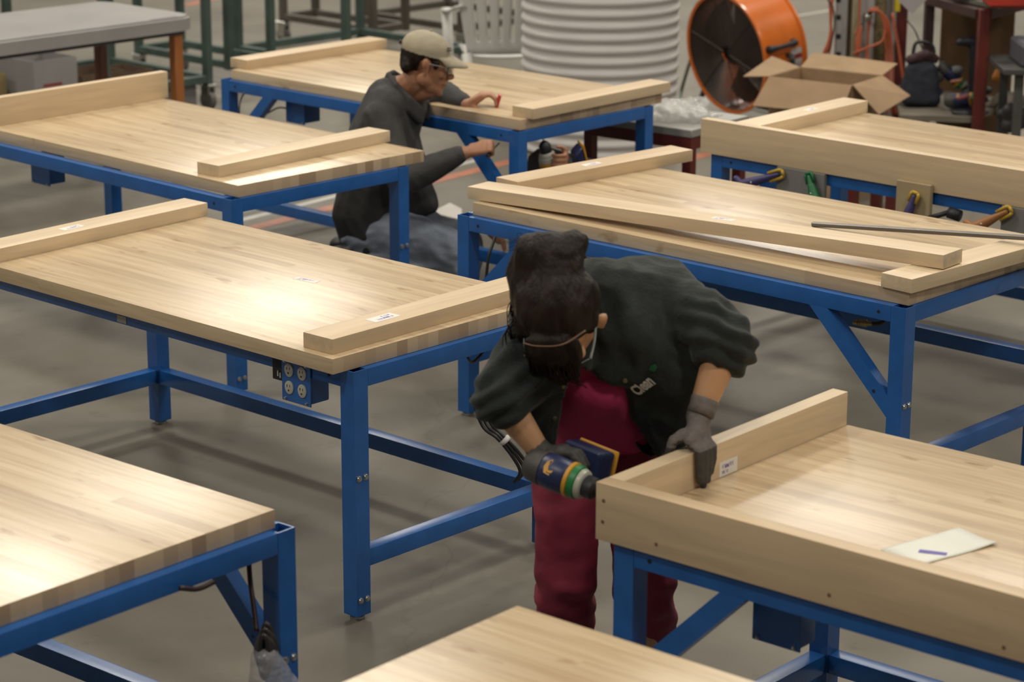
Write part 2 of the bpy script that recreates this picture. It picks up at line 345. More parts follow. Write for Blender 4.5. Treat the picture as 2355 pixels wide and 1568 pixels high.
# ---------------------------------------------------------------- workbenches
TH = .0445; HT = .7822; L0, W0 = 1.829, .914
LEG, RH, RW = .054, .051, .040
def bench_xy(o, u, v, z):
    t = o.rotation_euler.z; c, s = math.cos(t), math.sin(t)
    return V((o.location.x + u*c - v*s, o.location.y + u*s + v*c, z))
def bolt(parent, name, pos, d, r=.008, m=None):
    Fm = frame_of(d).to_4x4(); Fm.translation = V(pos)
    b = NB(); lathe(b, [(r*1.2, 0), (r*1.2, .002), (r, .002), (r*.85, .006), (r*.3, .0075)], Fm, 12)
    return obj(name, b, m or STEEL, parent, angle=40)
def workbench(label, x, y, yaw, ht=HT, slab=(-L0, 0, 0, W0), fr=(-1.873, .016, -.028, .838), braces='front', stretch='back', zs=.20, ends=True, seed=1, box_at=None, outlets=False, mid=None):
    t = thing('workbench', label, 'workbench', (x, y, 0), R_(yaw), 'maple topped blue workbenches')
    zf = ht - TH; u0, u1, v0, v1 = fr
    b = NB(); box(b, slab[0], slab[1], slab[2], slab[3], zf, ht, .0025, seg=2)
    obj('tabletop', b, wood_block('laminated_maple', seed), t, angle=40)
    for iu, (a0, a1) in enumerate(((u0, u0+LEG), (u1-LEG, u1))):
        for iv, (c0, c1) in enumerate(((v0, v0+LEG), (v1-LEG, v1))):
            b = NB(); w = .004; zt = zf-.0008
            # hollow square tube, open at the top
            for (p0, p1, q0, q1) in ((a0, a1, c0, c0+w), (a0, a1, c1-w, c1), (a0, a0+w, c0+w, c1-w), (a1-w, a1, c0+w, c1-w)):
                box(b, p0, p1, q0, q1, .014, zt)
            box(b, a0+w, a1-w, c0+w, c1-w, .014, zt-.05)
            lg = obj('leg', b, BLUE, t)
            b = NB(); lathe(b, [(.021, 0), (.021, .008), (.010, .009), (.010, .02)], Matrix.Translation(((a0+a1)/2, (c0+c1)/2, 0)), 16)
            obj('leveling_foot', b, STEEL, lg, angle=40)
            if iu == 1:
                for zz in (.425, .062):
                    for dv in (.014, .040): bolt(lg, 'bolt', (a1, c0+dv if iv == 0 else c1-dv, zz), (1, 0, 0))
    # top rails
    for (c0, c1) in ((v0, v0+RW), (v1-RW, v1)):
        b = NB(); box(b, u0+LEG+.0005, u1-LEG-.0005, c0, c1, zf-RH-.0008, zf-.0008, .003, seg=2); r = obj('long_rail', b, BLUE, t, angle=40)
        if c0 == v0:
            for uu in (u0+LEG+.045, u1-LEG-.045):
                b = NB(); lathe(b, [(.0055, 0), (.0055, .0012)], Matrix.Translation((uu, c0+.0002, zf-.027)) @ Matrix.Rotation(PI/2, 4, 'X'), 12); obj('bolt_hole', b, DARK, r)
    for a0 in (u0, u1-RW):
        b = NB(); box(b, a0, a0+RW, v0+LEG+.0005, v1-LEG-.0005, zf-RH-.0008, zf-.0008, .003, seg=2); obj('end_rail', b, BLUE, t, angle=40)
    # low stretchers
    if ends:
        for a0 in (u0+.004, u1-LEG+.004):
            b = NB(); box(b, a0, a0+.046, v0+LEG, v1-LEG, zs-.051, zs, .003, seg=2); obj('end_stretcher', b, BLUE, t, angle=40)
    if stretch:
        c0 = v1-LEG+.004 if stretch == 'back' else v0+.004
        zz = zs if ends else zs
        b = NB(); box(b, u0+LEG, u1-LEG, c0, c0+.046, zz-.051, zz, .003, seg=2); obj('long_stretcher', b, BLUE, t, angle=40)
    if mid:      # a second cross rail carrying the services
        b = NB(); box(b, u0+LEG, u1-LEG, v1-LEG+.004, v1-.004, mid-.051, mid, .003, seg=2); obj('service_rail', b, BLUE, t, angle=40)
    if braces:
        c0 = v0 if braces == 'front' else v1-.042
        for sgn, ul in ((1, u0+LEG), (-1, u1-LEG)):
            zt = zf-RH; k = .065; D = .30
            poly = [(ul+sgn*(D-k), zt), (ul+sgn*(D+.005), zt), (ul, zt-D-.005), (ul, zt-D+k)]
            b = NB(); prism(b, poly, lambda a, z, d: (a, d, z), c0, c0+.040)
            br = obj('corner_brace', b, BLUE, t)
            b = NB(); yy = c0-.0008 if braces == 'front' else c0+.0402
            lathe(b, [(.0055, 0), (.0055, .001)], Matrix.Translation((ul+sgn*.05, c0 if braces == 'front' else c0+.001, zt-D+.07)) @ Matrix.Rotation(PI/2, 4, 'X'), 12); obj('bolt_hole', b, DARK, br)
    if box_at:
        bu0, bu1, bv0, bv1, bz0, bz1 = box_at
        b = NB(); box(b, bu0, bu1, bv0+.004, bv1, bz0, bz1, .006, seg=2)
        ob = obj('outlet_box', b, BLUE, t, angle=40)
        b = NB(); box(b, bu0-.004, bu1+.004, bv0, bv0+.004, bz0-.006, bz1, .0015)
        pl = obj('cover_plate', b, BLUE, ob, angle=40)
        for uu in (bu0+.012, bu1-.012):
            for zz in (bz0+.002, bz1-.01): bolt(ob, 'screw', (uu, bv0, zz), (0, -1, 0), .004)
        if outlets:
            w = bu1-bu0; h = bz1-bz0
            for fu in (.26, .74):
                for fz in (.30, .72):
                    cu, cz = bu0+w*fu, bz0+h*fz
                    b = NB(); M = Matrix.Translation((cu, bv0, cz)) @ Matrix.Rotation(PI/2, 4, 'X') @ Matrix.Diagonal((1, 1.12, 1, 1))
                    lathe(b, [(.0175, -.001), (.0175, .003), (.016, .004)], M, 24); oc = obj('receptacle', b, mat('ivory_plastic', (.5, .48, .42), .4, var=.06), ob, angle=40)
                    b = NB()
                    box(b, cu-.0075, cu-.005, bv0-.0046, bv0-.003, cz+.001, cz+.009); box(b, cu+.004, cu+.006, bv0-.0046, bv0-.003, cz+.002, cz+.009); box(b, cu-.003, cu+.002, bv0-.0046, bv0-.003, cz-.0105, cz-.006)
                    obj('slots', b, DARK, oc)
            b = NB(); box(b, bu0-.050, bu0-.0055, bv0+.006, bv0+.05, bz0+.045, bz1-.004, .002); sw = obj('power_module', b, BLACK, ob)
            b = NB(); box(b, bu0-.026, bu0-.022, bv0+.003, bv0+.0065, bz0+.058, bz0+.074); box(b, bu0-.016, bu0-.012, bv0+.003, bv0+.0065, bz0+.055, bz0+.07); obj('switches', b, WHITE, sw)
    return t
T = {}
T[1] = workbench('blue workbench with four ivory outlets under its front edge, in the middle of the photo', -.4902, 6.4599, -42.6, fr=(-1.866, .023, .056, .905), braces=None, stretch='back', zs=.205, seed=1, box_at=(-.262, -.150, .050, .125, .607, .728), outlets=True)
T[2] = workbench('blue workbench at the left with a tall board standing across its far left end', -.9928, 8.7232, -44.3, slab=(-L0, 0, 0, .929), fr=(-1.885, .014, -.046, .834), braces=None, stretch='back', zs=.205, ends=False, seed=2, box_at=(-1.44, -1.32, .10, .18, .57, .685))
T[3] = workbench('blue workbench that the kneeling man in the khaki cap leans on', .0303, 10.0389, -43.2, fr=(-1.873, .016, -.026, .838), stretch='front', zs=.20, seed=3, box_at=(-1.52, -1.40, .06, .16, .575, .685))
T[4] = workbench('blue workbench with loose maple boards and a grey metal rod lying on top', 1.2046, 7.2175, -42.7, fr=(-1.872, .012, -.033, .838), stretch=None, zs=.245, mid=.425, seed=4)
T[5] = workbench('bare topped workbench at the left edge with a black cord coil by its leg', -1.1249, 4.5402, -40.3, fr=(-1.866, .028, .030, .949), braces='back', stretch='back', zs=.225, seed=5)
T[6] = workbench('blue workbench the woman is drilling at, tall maple skirt along its front', 1.6278, 4.0186, -40.3, slab=(-1.8045, 0, 0, W0), fr=(-1.809, .08, -.028, .838), stretch='back', zs=.215, seed=6, box_at=(-1.515, -1.395, .10, .165, .545, .672))
T[7] = workbench('workbench at the bottom edge showing only the corner of its bare maple top', .8165, 2.7812, -40.3, fr=(-1.80, .09, .03, .89), braces=None, stretch=None, zs=.2, seed=7)
T[8] = workbench('blue workbench at the right edge with clamps gripping panels under its front skirt', 2.118, 8.3933, -43.0, fr=(-1.79, .09, -.030, .838), stretch='back', zs=.2, seed=8)
# maker's plate on the first bench
b = NB(); box(b, -1.008, -.965, .0545, .056, .690, .712); obj('name_plate', b, mat('tan_plate', (.4, .37, .3), .5, var=.05), T[1])
# ---------------------------------------------------------------- loose maple boards
MAPLE = [wood_board('maple_board', c, i) for i, c in enumerate([(.66, .505, .32), (.70, .545, .355), (.62, .465, .29), (.68, .525, .335)])]
BW, BT, BL = .117, .0445, .914
def board(bench, label, u, v, z, rot=0.0, length=BL, w=BW, h=BT, mi=0, tilt=0.0, labels=(), group=None, name='maple_board', holes=()):
    """board centred at bench (u,v), bottom at world height z, long axis along local X turned by rot degrees from the bench's X"""
    p = bench_xy(bench, u, v, z)
    b = NB(); box(b, -length/2, length/2, -w/2, w/2, 0, h, .0025, seg=2)
    o = obj(name, b, MAPLE[mi], None, angle=40); o.location = p; o.rotation_euler = (0, R_(-tilt), bench.rotation_euler.z + R_(rot))
    tag(o, label, 'board', group)
    for (a, c, face, lw, lh, ang) in labels:      # face 'top' or 'side'/'side2'
        b = NB(); box(b, -lw/2, lw/2, -lh/2, lh/2, 0, .0006)
        l = obj('paper_label', b, PAPER, o); l['label'] = 'white printed paper label'
        if face == 'top': l.location = (a, c, h); l.rotation_euler = (0, 0, R_(ang))
        elif face == 'side': l.location = (a, -w/2, c); l.rotation_euler = (PI/2, 0, 0)
        else: l.location = (a, -w/2, c); l.rotation_euler = (PI/2, 0, 0)
    for (a, c) in holes:
        b = NB(); lathe(b, [(.0045, 0), (.0045, .001)], Matrix.Translation((a, -w/2+.0003, c)) @ Matrix.Rotation(PI/2, 4, 'X'), 12); obj('screw_hole', b, mat('hole_brown', (.16, .095, .055), .8, var=.2), o)
    return o
G = 'loose maple boards on the benches'
board(T[1], 'flat maple board across the left end of the bench with outlets', -1.649, .48, HT, 90+2.4, length=.90, mi=1, labels=((-.10, 0, 'top', .085, .035, 182),), group=G)
board(T[1], 'flat maple board with a paper label at the right end of the bench with outlets', -.098, .485, HT, 90+1.2, mi=0, labels=((-.20, .0, 'top', .10, .045, 180),), group=G)
board(T[2], 'tall maple board standing on edge at the far left', -1.626, .493, HT, 90+2.6, length=.915, w=BT, h=.115, mi=0, group=G)
board(T[2], 'flat maple board lying at the right end of the bench behind the man', -.2495, .495, HT, 90+4.0, length=.92, mi=1, group=G)
board(T[3], 'flat maple board at the left end of the bench by the kneeling man', -1.832, .497, HT, 90+.6, length=.905, mi=2, group=G)
board(T[3], "flat maple board at the right end beside the kneeling man's hand", -.036, .50, HT, 90+1.2, length=.91, mi=0, group=G)
board(T[4], 'maple board flat under the end of the long crossing board, far left of its bench', -1.822, .66, HT, 90-5.0, length=.90, mi=2, labels=((-.03, 0, 'top', .085, .03, 180),), group=G)
board(T[4], 'short maple board carrying the right end of the long crossing board', -.014, .455, HT, 90-3.4, length=.935, mi=1, labels=((-.17, .03, 'top', .07, .04, 180),), group=G)
board(T[8], 'flat maple board behind the skirt at the left end of the bench with clamps', -1.765, .475, HT, 90+1.5, length=.90, w=.122, h=.05, mi=1, labels=((.12, 0, 'top', .07, .03, 180),), group=G)
board(T[6], 'maple riser on edge under the gloved left hand of the woman', -1.8275, .455, HT-.0275, 90, length=.91, w=BT, h=.115, mi=1, labels=((-.055, .047, 'side', .072, .036, 0),), group=G)
bl = T[6].rotation_euler.z
SK = 1.90
board(T[6], 'tall maple skirt board along the front of the bench the woman is drilling', -1.85+SK/2, -.0225, HT-.0475, 0, length=SK, w=BT, h=.135, mi=2, group=G, name='skirt_board', holes=((-SK/2+.022, .095), (-SK/2+.02, .045), (-SK/2+.17, .028), (-SK/2+.62, .025), (-SK/2+1.03, .02)))
board(T[8], 'long maple skirt board along the front of the bench with clamps', -1.835+SK/2, -.0225, HT-.0475, 0, length=SK, w=BT, h=.135, mi=0, group=G, name='skirt_board')
# long board: left end down on the top, right end up on the short board
tl = math.degrees(math.atan2(BT, 1.81))
lb = board(T[4], 'long maple board lying askew, one end propped on the short board', -.9315, .143, HT+.0245, 3.6, length=1.905, mi=1, tilt=tl, labels=((.10, .0, 'top', .085, .03, 0),), group=G)
# labels on bench tops
def top_label(bench, u, v, ht, w=.085, h=.03, ang=0.0):
    b = NB(); box(b, -w/2, w/2, -h/2, h/2, 0, .0006); l = obj('paper_label', b, PAPER, bench); l.location = (u, v, ht); l.rotation_euler = (0, 0, R_(ang)); l['label'] = 'white printed paper label'
top_label(T[1], -.70, .55, HT, .09, .03, 5); top_label(T[8], -.55, .33, HT, .11, .03, 0)
# foam sheet on the drilled bench
b = NB()
P4 = [(-1.262, .205), (-1.150, .165), (-1.085, .395), (-1.205, .435)]
nx, ny = 8, 6; grid = {}
for i in range(nx+1):
    for j in range(ny+1):
        s, t_ = i/nx, j/ny
        a = [P4[0][k]*(1-s)+P4[1][k]*s for k in (0, 1)]; c = [P4[3][k]*(1-s)+P4[2][k]*s for k in (0, 1)]
        z = .0012 + .010*max(0, s-.7)*max(0, t_)*3*abs(math.sin(2+t_*2))
        grid[i, j] = b.verts.new((a[0]*(1-t_)+c[0]*t_, a[1]*(1-t_)+c[1]*t_, z))
for i in range(nx):
    for j in range(ny): b.faces.new((grid[i, j], grid[i+1, j], grid[i+1, j+1], grid[i, j+1]))
sh = obj('foam_sheet', b, mat('white_foam_sheet', (.78, .78, .70), .6, var=.05, bump=.3, bscale=200), None, True)
sh.location = (T[6].location.x, T[6].location.y, HT); sh.rotation_euler = (0, 0, T[6].rotation_euler.z)
md = sh.modifiers.new('s', 'SOLIDIFY'); md.thickness = .001
tag(sh, 'creased white foam sheet with a blue mark lying on the drilled bench', 'sheet')
b = NB(); box(b, -.030, .030, -.009, .009, 0, .0006); o = obj('blue_print', b, mat('blue_ink', (.14, .12, .42), .6, var=.2), sh); o.location = (-1.165, .258, .0018); o.rotation_euler = (0, 0, R_(20))
# grey rod on the fourth bench
b = NB(); p0 = bench_xy(T[4], -.556, .228, HT+.052); p1 = bench_xy(T[4], .30, .640, HT+.052)
b.free()
p0 = ground(1868, 515, HT+.009); p1 = ground(2240, 539, HT+BT+.0095); p1 = p0 + (p1-p0)*1.7
b = NB(); bars(b, p0, p1, .021, .015); o = obj('metal_rod', b, mat('grey_bar', (.16, .15, .14), .4, metal=.6, var=.1)); tag(o, 'thin grey metal bar lying across the boards of the right bench', 'rod')
# ---------------------------------------------------------------- people
def basis(f, up=(0, 0, 1), roll=0.0):
    """head matrix: local x right, y forward, z up"""
    f = V(f).normalized(); r = f.cross(V(up)).normalized(); u = r.cross(f)
    M = Matrix((r, f, u)).transposed()
    if roll: M = Matrix.Rotation(roll, 3, f) @ M
    return M
def head_prims(bm, c, M, s=1.0, wide=1.0, ear=1.0):
    def p(x, y, z): return V(c) + M @ (V((x*wide, y, z))*s)
    def e(x, y, z, rx, ry, rz): return (p(x, y, z), (rx*s*wide, ry*s, rz*s), M)
    hull(bm, [e(0, -.02, .045, .074, .092, .078)], 3)
    hull(bm, [e(0, .02, .02, .068, .068, .07), e(0, .045, -.055, .046, .04, .03)])
    hull(bm, [e(0, .03, -.05, .052, .045, .04), e(0, .068, -.098, .024, .022, .02)])
    hull(bm, [e(-.058, -.005, -.05, .014, .03, .03), e(.058, -.005, -.05, .014, .03, .03), e(0, .06, -.088, .028, .024, .02)])
    hull(bm, [e(-.034, .074, .034, .026, .012, .009), e(.034, .074, .034, .026, .012, .009)])       # brow
    hull(bm, [(p(0, .086, .022), .008*s), (p(0, .112, -.022), .012*s), (p(0, .088, -.028), .016*s)])  # nose
    for sx in (-1, 1):
        hull(bm, [(p(sx*.012, .096, -.026), .009*s)])
        hull(bm, [e(sx*.04, .066, -.018, .022, .02, .018)])                                           # cheek
        hull(bm, [e(sx*.074, -.012, .012, .008, .018*ear, .024), e(sx*.071, -.005, -.022, .006, .010*ear, .012)])  # ear
        hull(bm, [e(sx*(.074 + .006*ear), -.018*ear, .016, .007, .013*ear, .022)])
    hull(bm, [e(-.02, .084, -.052, .006, .008, .006), e(.02, .084, -.052, .006, .008, .006), e(0, .092, -.051, .008, .008, .0065)])
    hull(bm, [e(-.017, .083, -.066, .006, .008, .006), e(.017, .083, -.066, .006, .008, .006), e(0, .090, -.066, .008, .008, .0075)])
    hull(bm, [e(0, .076, -.100, .022, .018, .016)])
    return p
def eyes(parent, p, M, s, iris):
    for sx in (-1, 1):
        b = NB(); hull(b, [(p(sx*.033, .077, .012), .0115*s)], 3)
        e = obj('eyeball', b, mat('eye_white', (.6, .56, .52), .25, var=.03), None, True); world_child(e, parent)
        b = NB(); hull(b, [(p(sx*.033, .0855, .010), .0052*s)], 2)
        i = obj('iris', b, mat('iris_' + iris, (.03, .016, .008), .2, var=.3), None, True); world_child(i, parent)
        b = NB(); hull(b, [(p(sx*.047, .078, .034), .0045*s), (p(sx*.033, .089, .039), .005*s)], 1); hull(b, [(p(sx*.033, .089, .039), .005*s), (p(sx*.018, .092, .034), .004*s)], 1)
        w = obj('eyebrow', b, HAIR, None, True); world_child(w, parent)
def hand_prims(bm, wrist, knuckles, fingers, thumb, rp=.014, rf=.0085, wr=.026):
    """palm hull wrist->four knuckles; fingers: list of point lists from knuckle; thumb: point list from the palm side"""
    k = [V(q) for q in knuckles]; w = V(wrist)
    hull(bm, [(w, wr*.82), (k[0], rp), (k[-1], rp*.9)]); hull(bm, [(w, wr*.82), (k[1], rp*1.02), (k[2], rp)]); hull(bm, [(k[0], rp), (k[1], rp*1.02), (k[2], rp), (k[3], rp*.9), (w, wr*.75)])
    for i, f in enumerate(fingers):
        rr = rf*(1, 1.05, 1, .88)[i]; q = [V(k[i])] + [V(x) for x in f]
        chain(bm, [(x, rr*(1.06, 1.0, .95, .86)[min(j, 3)]) for j, x in enumerate(q)])
    q = [V(x) for x in thumb]
    chain(bm, [(x, rf*(1.7, 1.3, 1.15, 1.0)[min(j, 3)]) for j, x in enumerate(q)])

# ---- the woman with the drill -------------------------------------------------
Wm = thing('person', 'woman in an open black jacket and maroon trousers bending over a drill with gloved hands', 'person', (.235, 5.80, 0))
hipc = V((.235, 5.86, .86))
shL = spot(1545, 715, 5.66); shR = spot(1240, 790, 5.53); nk = spot(1372, 715, 5.60)
hd = spot(1292, 742, 5.44)
elL = spot(1668, 792, 5.53); wrL = bench_xy(T[6], -1.846, .335, .935)
elR = spot(1150, 915, 5.42); wrR = spot(1222, 1052, 5.345)
ankR = V((.145, 5.80, .075)); ankL = V((.335, 5.76, .075))
kneeR = V((.135, 5.70, .47)); kneeL = V((.325, 5.69, .465))
hR, hL = hipc + V((-.085, 0, -.03)), hipc + V((.085, 0, -.03))
# gloved left hand on the riser
def RZ(u, v, z): return bench_xy(T[6], u, v, z)
uz = -1.805; zt = HT + .0875
kn = [RZ(-1.818, .262 + .0205*i, zt + .022 + (.004, .007, .006, .001)[i]) for i in range(4)]
fg = []
for i in range(4):
    v = .262 + .0205*i; ln = (.068, .080, .074, .056)[i]
    fg.append([RZ(uz+.013, v+.002*(i-1.5)*-1, zt+.004), RZ(uz+.013, v-.003*(i-1.5), zt-ln*.5), RZ(uz+.012, v-.0055*(i-1.5), zt-ln)])
th = [RZ(-1.842, .272, zt+.034), RZ(-1.858, .252, zt+.022), RZ(-1.8655, .246, zt-.010), RZ(-1.8655, .243, zt-.035)]
# drill pose
dA = spot(1214, 1062, 5.315); dB0 = RZ(-1.8545, -.012, HT+.052)
dax = (dB0 - dA).normalized()
hdir = V((.60, .74, -.10)); hdir = (hdir - dax*hdir.dot(dax)).normalized(); dup = dax.cross(hdir)
def DR(a, h, w): return dA + dax*a + hdir*h + dup*w
# right hand wraps the handle just behind the motor
knR = [DR(.055 - .002*i, .040 + .0195*i, .020) for i in range(4)]
knR = [DR(.034, .074 + .0180*i, .020) for i in range(4)]
fgR = [[DR(.070, .074+.018*i, .028), DR(.096, .074+.018*i, .006), DR(.082, .074+.018*i, -.020)] for i in range(4)]
thR = [DR(.018, .066, .006), DR(.020, .066, -.022), DR(.048, .068, -.034), DR(.072, .070, -.030)]
wrRh = spot(1250, 1050, 5.40)
wrR = wrRh + (elR - wrRh).normalized()*.035
hf = V((-.10, -.55, -.84)); hf.normalize(); HM = basis(hf, V((-.18, -.75, .42)), 0)
# one continuous body
b = NB()
hp = head_prims(b, hd, HM, .98, 1.0, .6)
hull(b, [(hd + HM @ V((0, -.045, -.06)), .050), (nk + V((0, .03, 0)), .050)])
hull(b, [hp(-.098, -.012, .012), hp(-.098, -.012, -.022)] and [(hp(-.094, -.010, .014), .009), (hp(-.099, -.016, .004), .011), (hp(-.092, -.004, -.026), .007), (hp(-.075, -.0, -.0), .010)])
hull(b, [(shL, .05), (nk + V((0, .05, -.02)), .06), (shR, .05), (nk + (hipc-nk)*.35 + V((.08, .03, 0)), .10), (nk + (hipc-nk)*.35 + V((-.08, .03, 0)), .10)])
hull(b, [(nk + (hipc-nk)*.3, .12), (hipc + V((.07, 0, .02)), .10), (hipc + V((-.07, 0, .02)), .10)])
for h, k, a, s in ((hR, kneeR, ankR, 1), (hL, kneeL, ankL, 1)):
    chain(b, [(h, .088), (k, .054), (a, .038)]); hull(b, [(a + V((0, .02, -.04)), .032), (a + V((0, -.13, -.05)), .024)])
chain(b, [(shL, .052), (elL, .043), (elL + (wrL-elL)*.35, .041), (wrL, .029)]); chain(b, [(shR, .052), (elR, .043), (elR + (wrR-elR)*.35, .040), (wrR, .029)])
hand_prims(b, wrL + (kn[1]-wrL)*.18, kn, fg, th, .011, .0072, .024)
hand_prims(b, wrRh, knR, fgR, thR, .011, .0072, .024); hull(b, [(wrR, .026), (wrRh, .02)])
body = fuse('body', b, SKIN_W, Wm, .0048, 3)
eyes(body, hp, HM, .98, 'brown')
# gloves
def glove(name, wrist, cuffdir, k, f, t, cuff_r):
    b = NB(); w = V(wrist); hand_prims(b, w, k, f, t, .0150, .0098, .031)
    hull(b, [(w, .030), (w + V(cuffdir)*.022, cuff_r)])
    g = fuse(name, b, [GLOVE, GLOVE_D], Wm, .0036, 2, folds(.0016, 60))
    return g
wl = wrL + (kn[1]-wrL)*.18
gl = glove('glove', wl, (wrL-wl).normalized(), kn, fg, th, .032)
for p in gl.data.polygons:      # coated fingers are darker than the knit back
    if p.center.z + Wm.location.z < zt + .006 or (p.normal.z < -.25): p.material_index = 1
cd = (elL - wl).normalized()
b = NB(); tube(b, [wl + cd*.012, wl + cd*.028, wl + cd*.042, wl + cd*.050], [.0325, .0325, .034, .0345], 28); cf = obj('glove_cuff', b, GLOVE, None, True); world_child(cf, gl)
gr = glove('glove', wrRh, (elR-wrRh).normalized(), knR, fgR, thR, .031)
for p in gr.data.polygons: p.material_index = 1
# hair: smooth cap drawn back into a loose knot, fringe hanging over the face
b = NB()
def hq(x, y, z): return hd + HM @ (V((x, y, z))*.98)
hull(b, [(hq(.008, -.035, .055), (.100, .106, .090), HM)], 3)
hull(b, [(hq(.070, -.03, .03), (.040, .075, .075), HM), (hq(-.070, -.035, .03), (.026, .065, .070), HM)])
hull(b, [(hq(.082, .0, .0), (.030, .05, .06), HM), (hq(.098, .02, -.070), (.016, .024, .03), HM)])
hull(b, [(hq(.01, -.09, .10), (.07, .04, .04), HM), (hq(.055, -.135, .095), (.062, .05, .055), HM), (hq(-.01, -.15, .085), (.05, .045, .045), HM)])
hull(b, [(hq(.085, -.09, .06), (.045, .05, .05), HM), (hq(.075, -.13, .085), (.045, .045, .045), HM), (hq(.06, -.04, .06), (.05, .06, .06), HM)])
hull(b, [(hq(.0, -.13, .105), (.05, .04, .04), HM), (hq(-.03, -.165, .085), (.034, .034, .030), HM)])
hull(b, [(hq(.046, .072, .084), (.020, .012, .010), HM), (hq(-.040, .074, .086), (.020, .012, .010), HM), (hq(.052, .094, .05), (.026, .010, .02), HM), (hq(-.040, .098, .045), (.024, .010, .02), HM), (hq(.045, .106, -.035), (.022, .008, .02), HM), (hq(-.025, .108, -.05), (.018, .008, .02), HM)])
hull(b, [(hq(.045, .104, -.03), (.024, .008, .02), HM), (hq(-.02, .110, -.05), (.018, .008, .02), HM), (hq(.01, .112, -.11), (.022, .008, .02), HM)])
HMT = HM.transposed()
def nf(c):
    l = HMT @ (c-hd); return .007*noise.noise(V((l.x*50, l.y*9, l.z*9))) + .004*noise.noise(l*26)
hair = fuse('hair', b, HAIR, Wm, .0045, 3, nf)
b = NB(); rnd = random.Random(3)
for i in range(130):
    a = rnd.uniform(-1, 1); st = hq(.035 + a*.06, -.10 - rnd.random()*.055, .095 + rnd.uniform(-.02, .02))
    d = HM @ V((a*.7 + rnd.uniform(-.5, .5), -.5 - rnd.random()*.5, .3 + rnd.uniform(-.3, .5))); ln = rnd.uniform(.012, .040)
    tube(b, spline([st, st + d*ln*.5 + V((0, 0, .006)), st + d*ln + V((rnd.uniform(-.03, .03), 0, -.014))], 4), [.0007]*8 + [.0003], 4)
for i in range(90):
    a = rnd.uniform(-.045, .065); st = hq(a, .098 + rnd.random()*.008, .04); e = hq(a + rnd.uniform(-.015, .015), .116, -.06 - rnd.random()*.085)
    tube(b, spline([st, (st+e)/2 + (HM @ V((0, .014, 0))), e], 4), [.0014]*8 + [.0005], 4)
for i in range(50):
    st = hq(.100, rnd.uniform(-.06, .03), rnd.uniform(-.03, .06)); e = st + HM @ V((.01 + rnd.random()*.03, rnd.uniform(0, .05), -.05 - rnd.random()*.06))
    tube(b, spline([st, (st+e)/2 + (HM @ V((.012, 0, 0))), e], 4), [.0013]*8 + [.0005], 4)
s = obj('loose_strands', b, HAIR, None, True); world_child(s, hair); s['kind'] = 'stuff'
# strip of bare brow between hair and fringe
b = NB(); tube(b, spline([hq(.068, .080, .082), hq(.03, .091, .098), hq(-.03, .088, .108), hq(-.080, .052, .106)], 6), [.0014]*12 + [.002]*7, 8); s = obj('parting', b, mat('parting_skin', (.20, .105, .065), .5, var=.2), None, True); world_child(s, hair)
# safety glasses temple along the side of the face
GLASS = mat('clear_plastic', (.75, .8, .78), .08, trans=.9, var=.03)
b = NB(); tube(b, spline([hq(.083, -.02, .02), hq(.084, .04, .012), hq(.078, .088, .008)], 6), [.0014]*12 + [.0015], 8)
tube(b, spline([hq(-.083, -.02, .02), hq(-.084, .04, .012), hq(-.078, .088, .008)], 6), .003, 8)
gs = obj('safety_glasses', b, mat('grey_plastic', (.30, .34, .33), .2, var=.1), None, True); world_child(gs, Wm)
b = NB(); tube(b, spline([hq(-.076, .088, .008), hq(-.04, .106, .004), hq(0, .110, .008), hq(.04, .106, .004), hq(.076, .088, .008)], 6), .0011, 8); lens = obj('lens_rim', b, MATS['grey_plastic'], None, True); world_child(lens, gs)
# shirt
sp = lambda x, y, d: spot(x, y, d)
b = NB()
hull(b, [(nk + V((0, .03, -.02)), .08), (sp(1470, 790, 5.68), .08), (sp(1290, 830, 5.62), .075), (sp(1330, 985, 5.72), .07), (sp(1440, 985, 5.73), .07), (hipc + V((.09, .03, .03)), .10), (hipc + V((-.09, .03, .03)), .10)])
hull(b, [(sp(1345, 890, 5.60), .06), (sp(1400, 900, 5.61), .06), (sp(1340, 958, 5.665), .045), (sp(1440, 968, 5.67), .045)])
hull(b, [(sp(1335, 940, 5.66), .045), (sp(1440, 950, 5.67), .045), (sp(1450, 985, 5.69), .030), (sp(1345, 970, 5.69), .030), (hipc + V((.09, .03, .0)), .10), (hipc + V((-.09, .03, .0)), .10)])
fuse('shirt', b, CRIMSON, Wm, .008, 4, folds(.005, 14, (1, 1, .5), 3))
# trousers
b = NB()
hull(b, [(hipc + V((.095, .02, .0)), .112), (hipc + V((-.095, .02, .0)), .112), (hipc + V((.08, .02, .04)), .095), (hipc + V((-.08, .02, .04)), .095)])
for h, k, a, sx in ((hR, kneeR, ankR, -1), (hL, kneeL, ankL, 1)):
    hull(b, [(h, .108), (k + V((0, 0, .12)), .083)]); hull(b, [(k + V((0, 0, .12)), .083), (k + V((0, -.008, -.02)), .080)])
    hull(b, [(k + V((sx*.004, -.008, -.02)), .082), (a + V((sx*.006, .015, .20)), .076)]); hull(b, [(a + V((sx*.006, .015, .20)), .076), (a + V((0, .01, -.005)), .072)])
def tw(c):
    f = .008*noise.noise(V((c.x*9, c.y*9, c.z*7))) + .005*noise.noise(V((c.x*14 + 3, c.y*14, c.z*26)))
    kf = math.exp(-((c.z-.40)/.08)**2)*.006*math.sin(c.z*62 + c.x*30 + 3*noise.noise(c*7))
    return f*1.2 + kf
fuse('trousers', b, MAROON, Wm, .008, 3, tw)
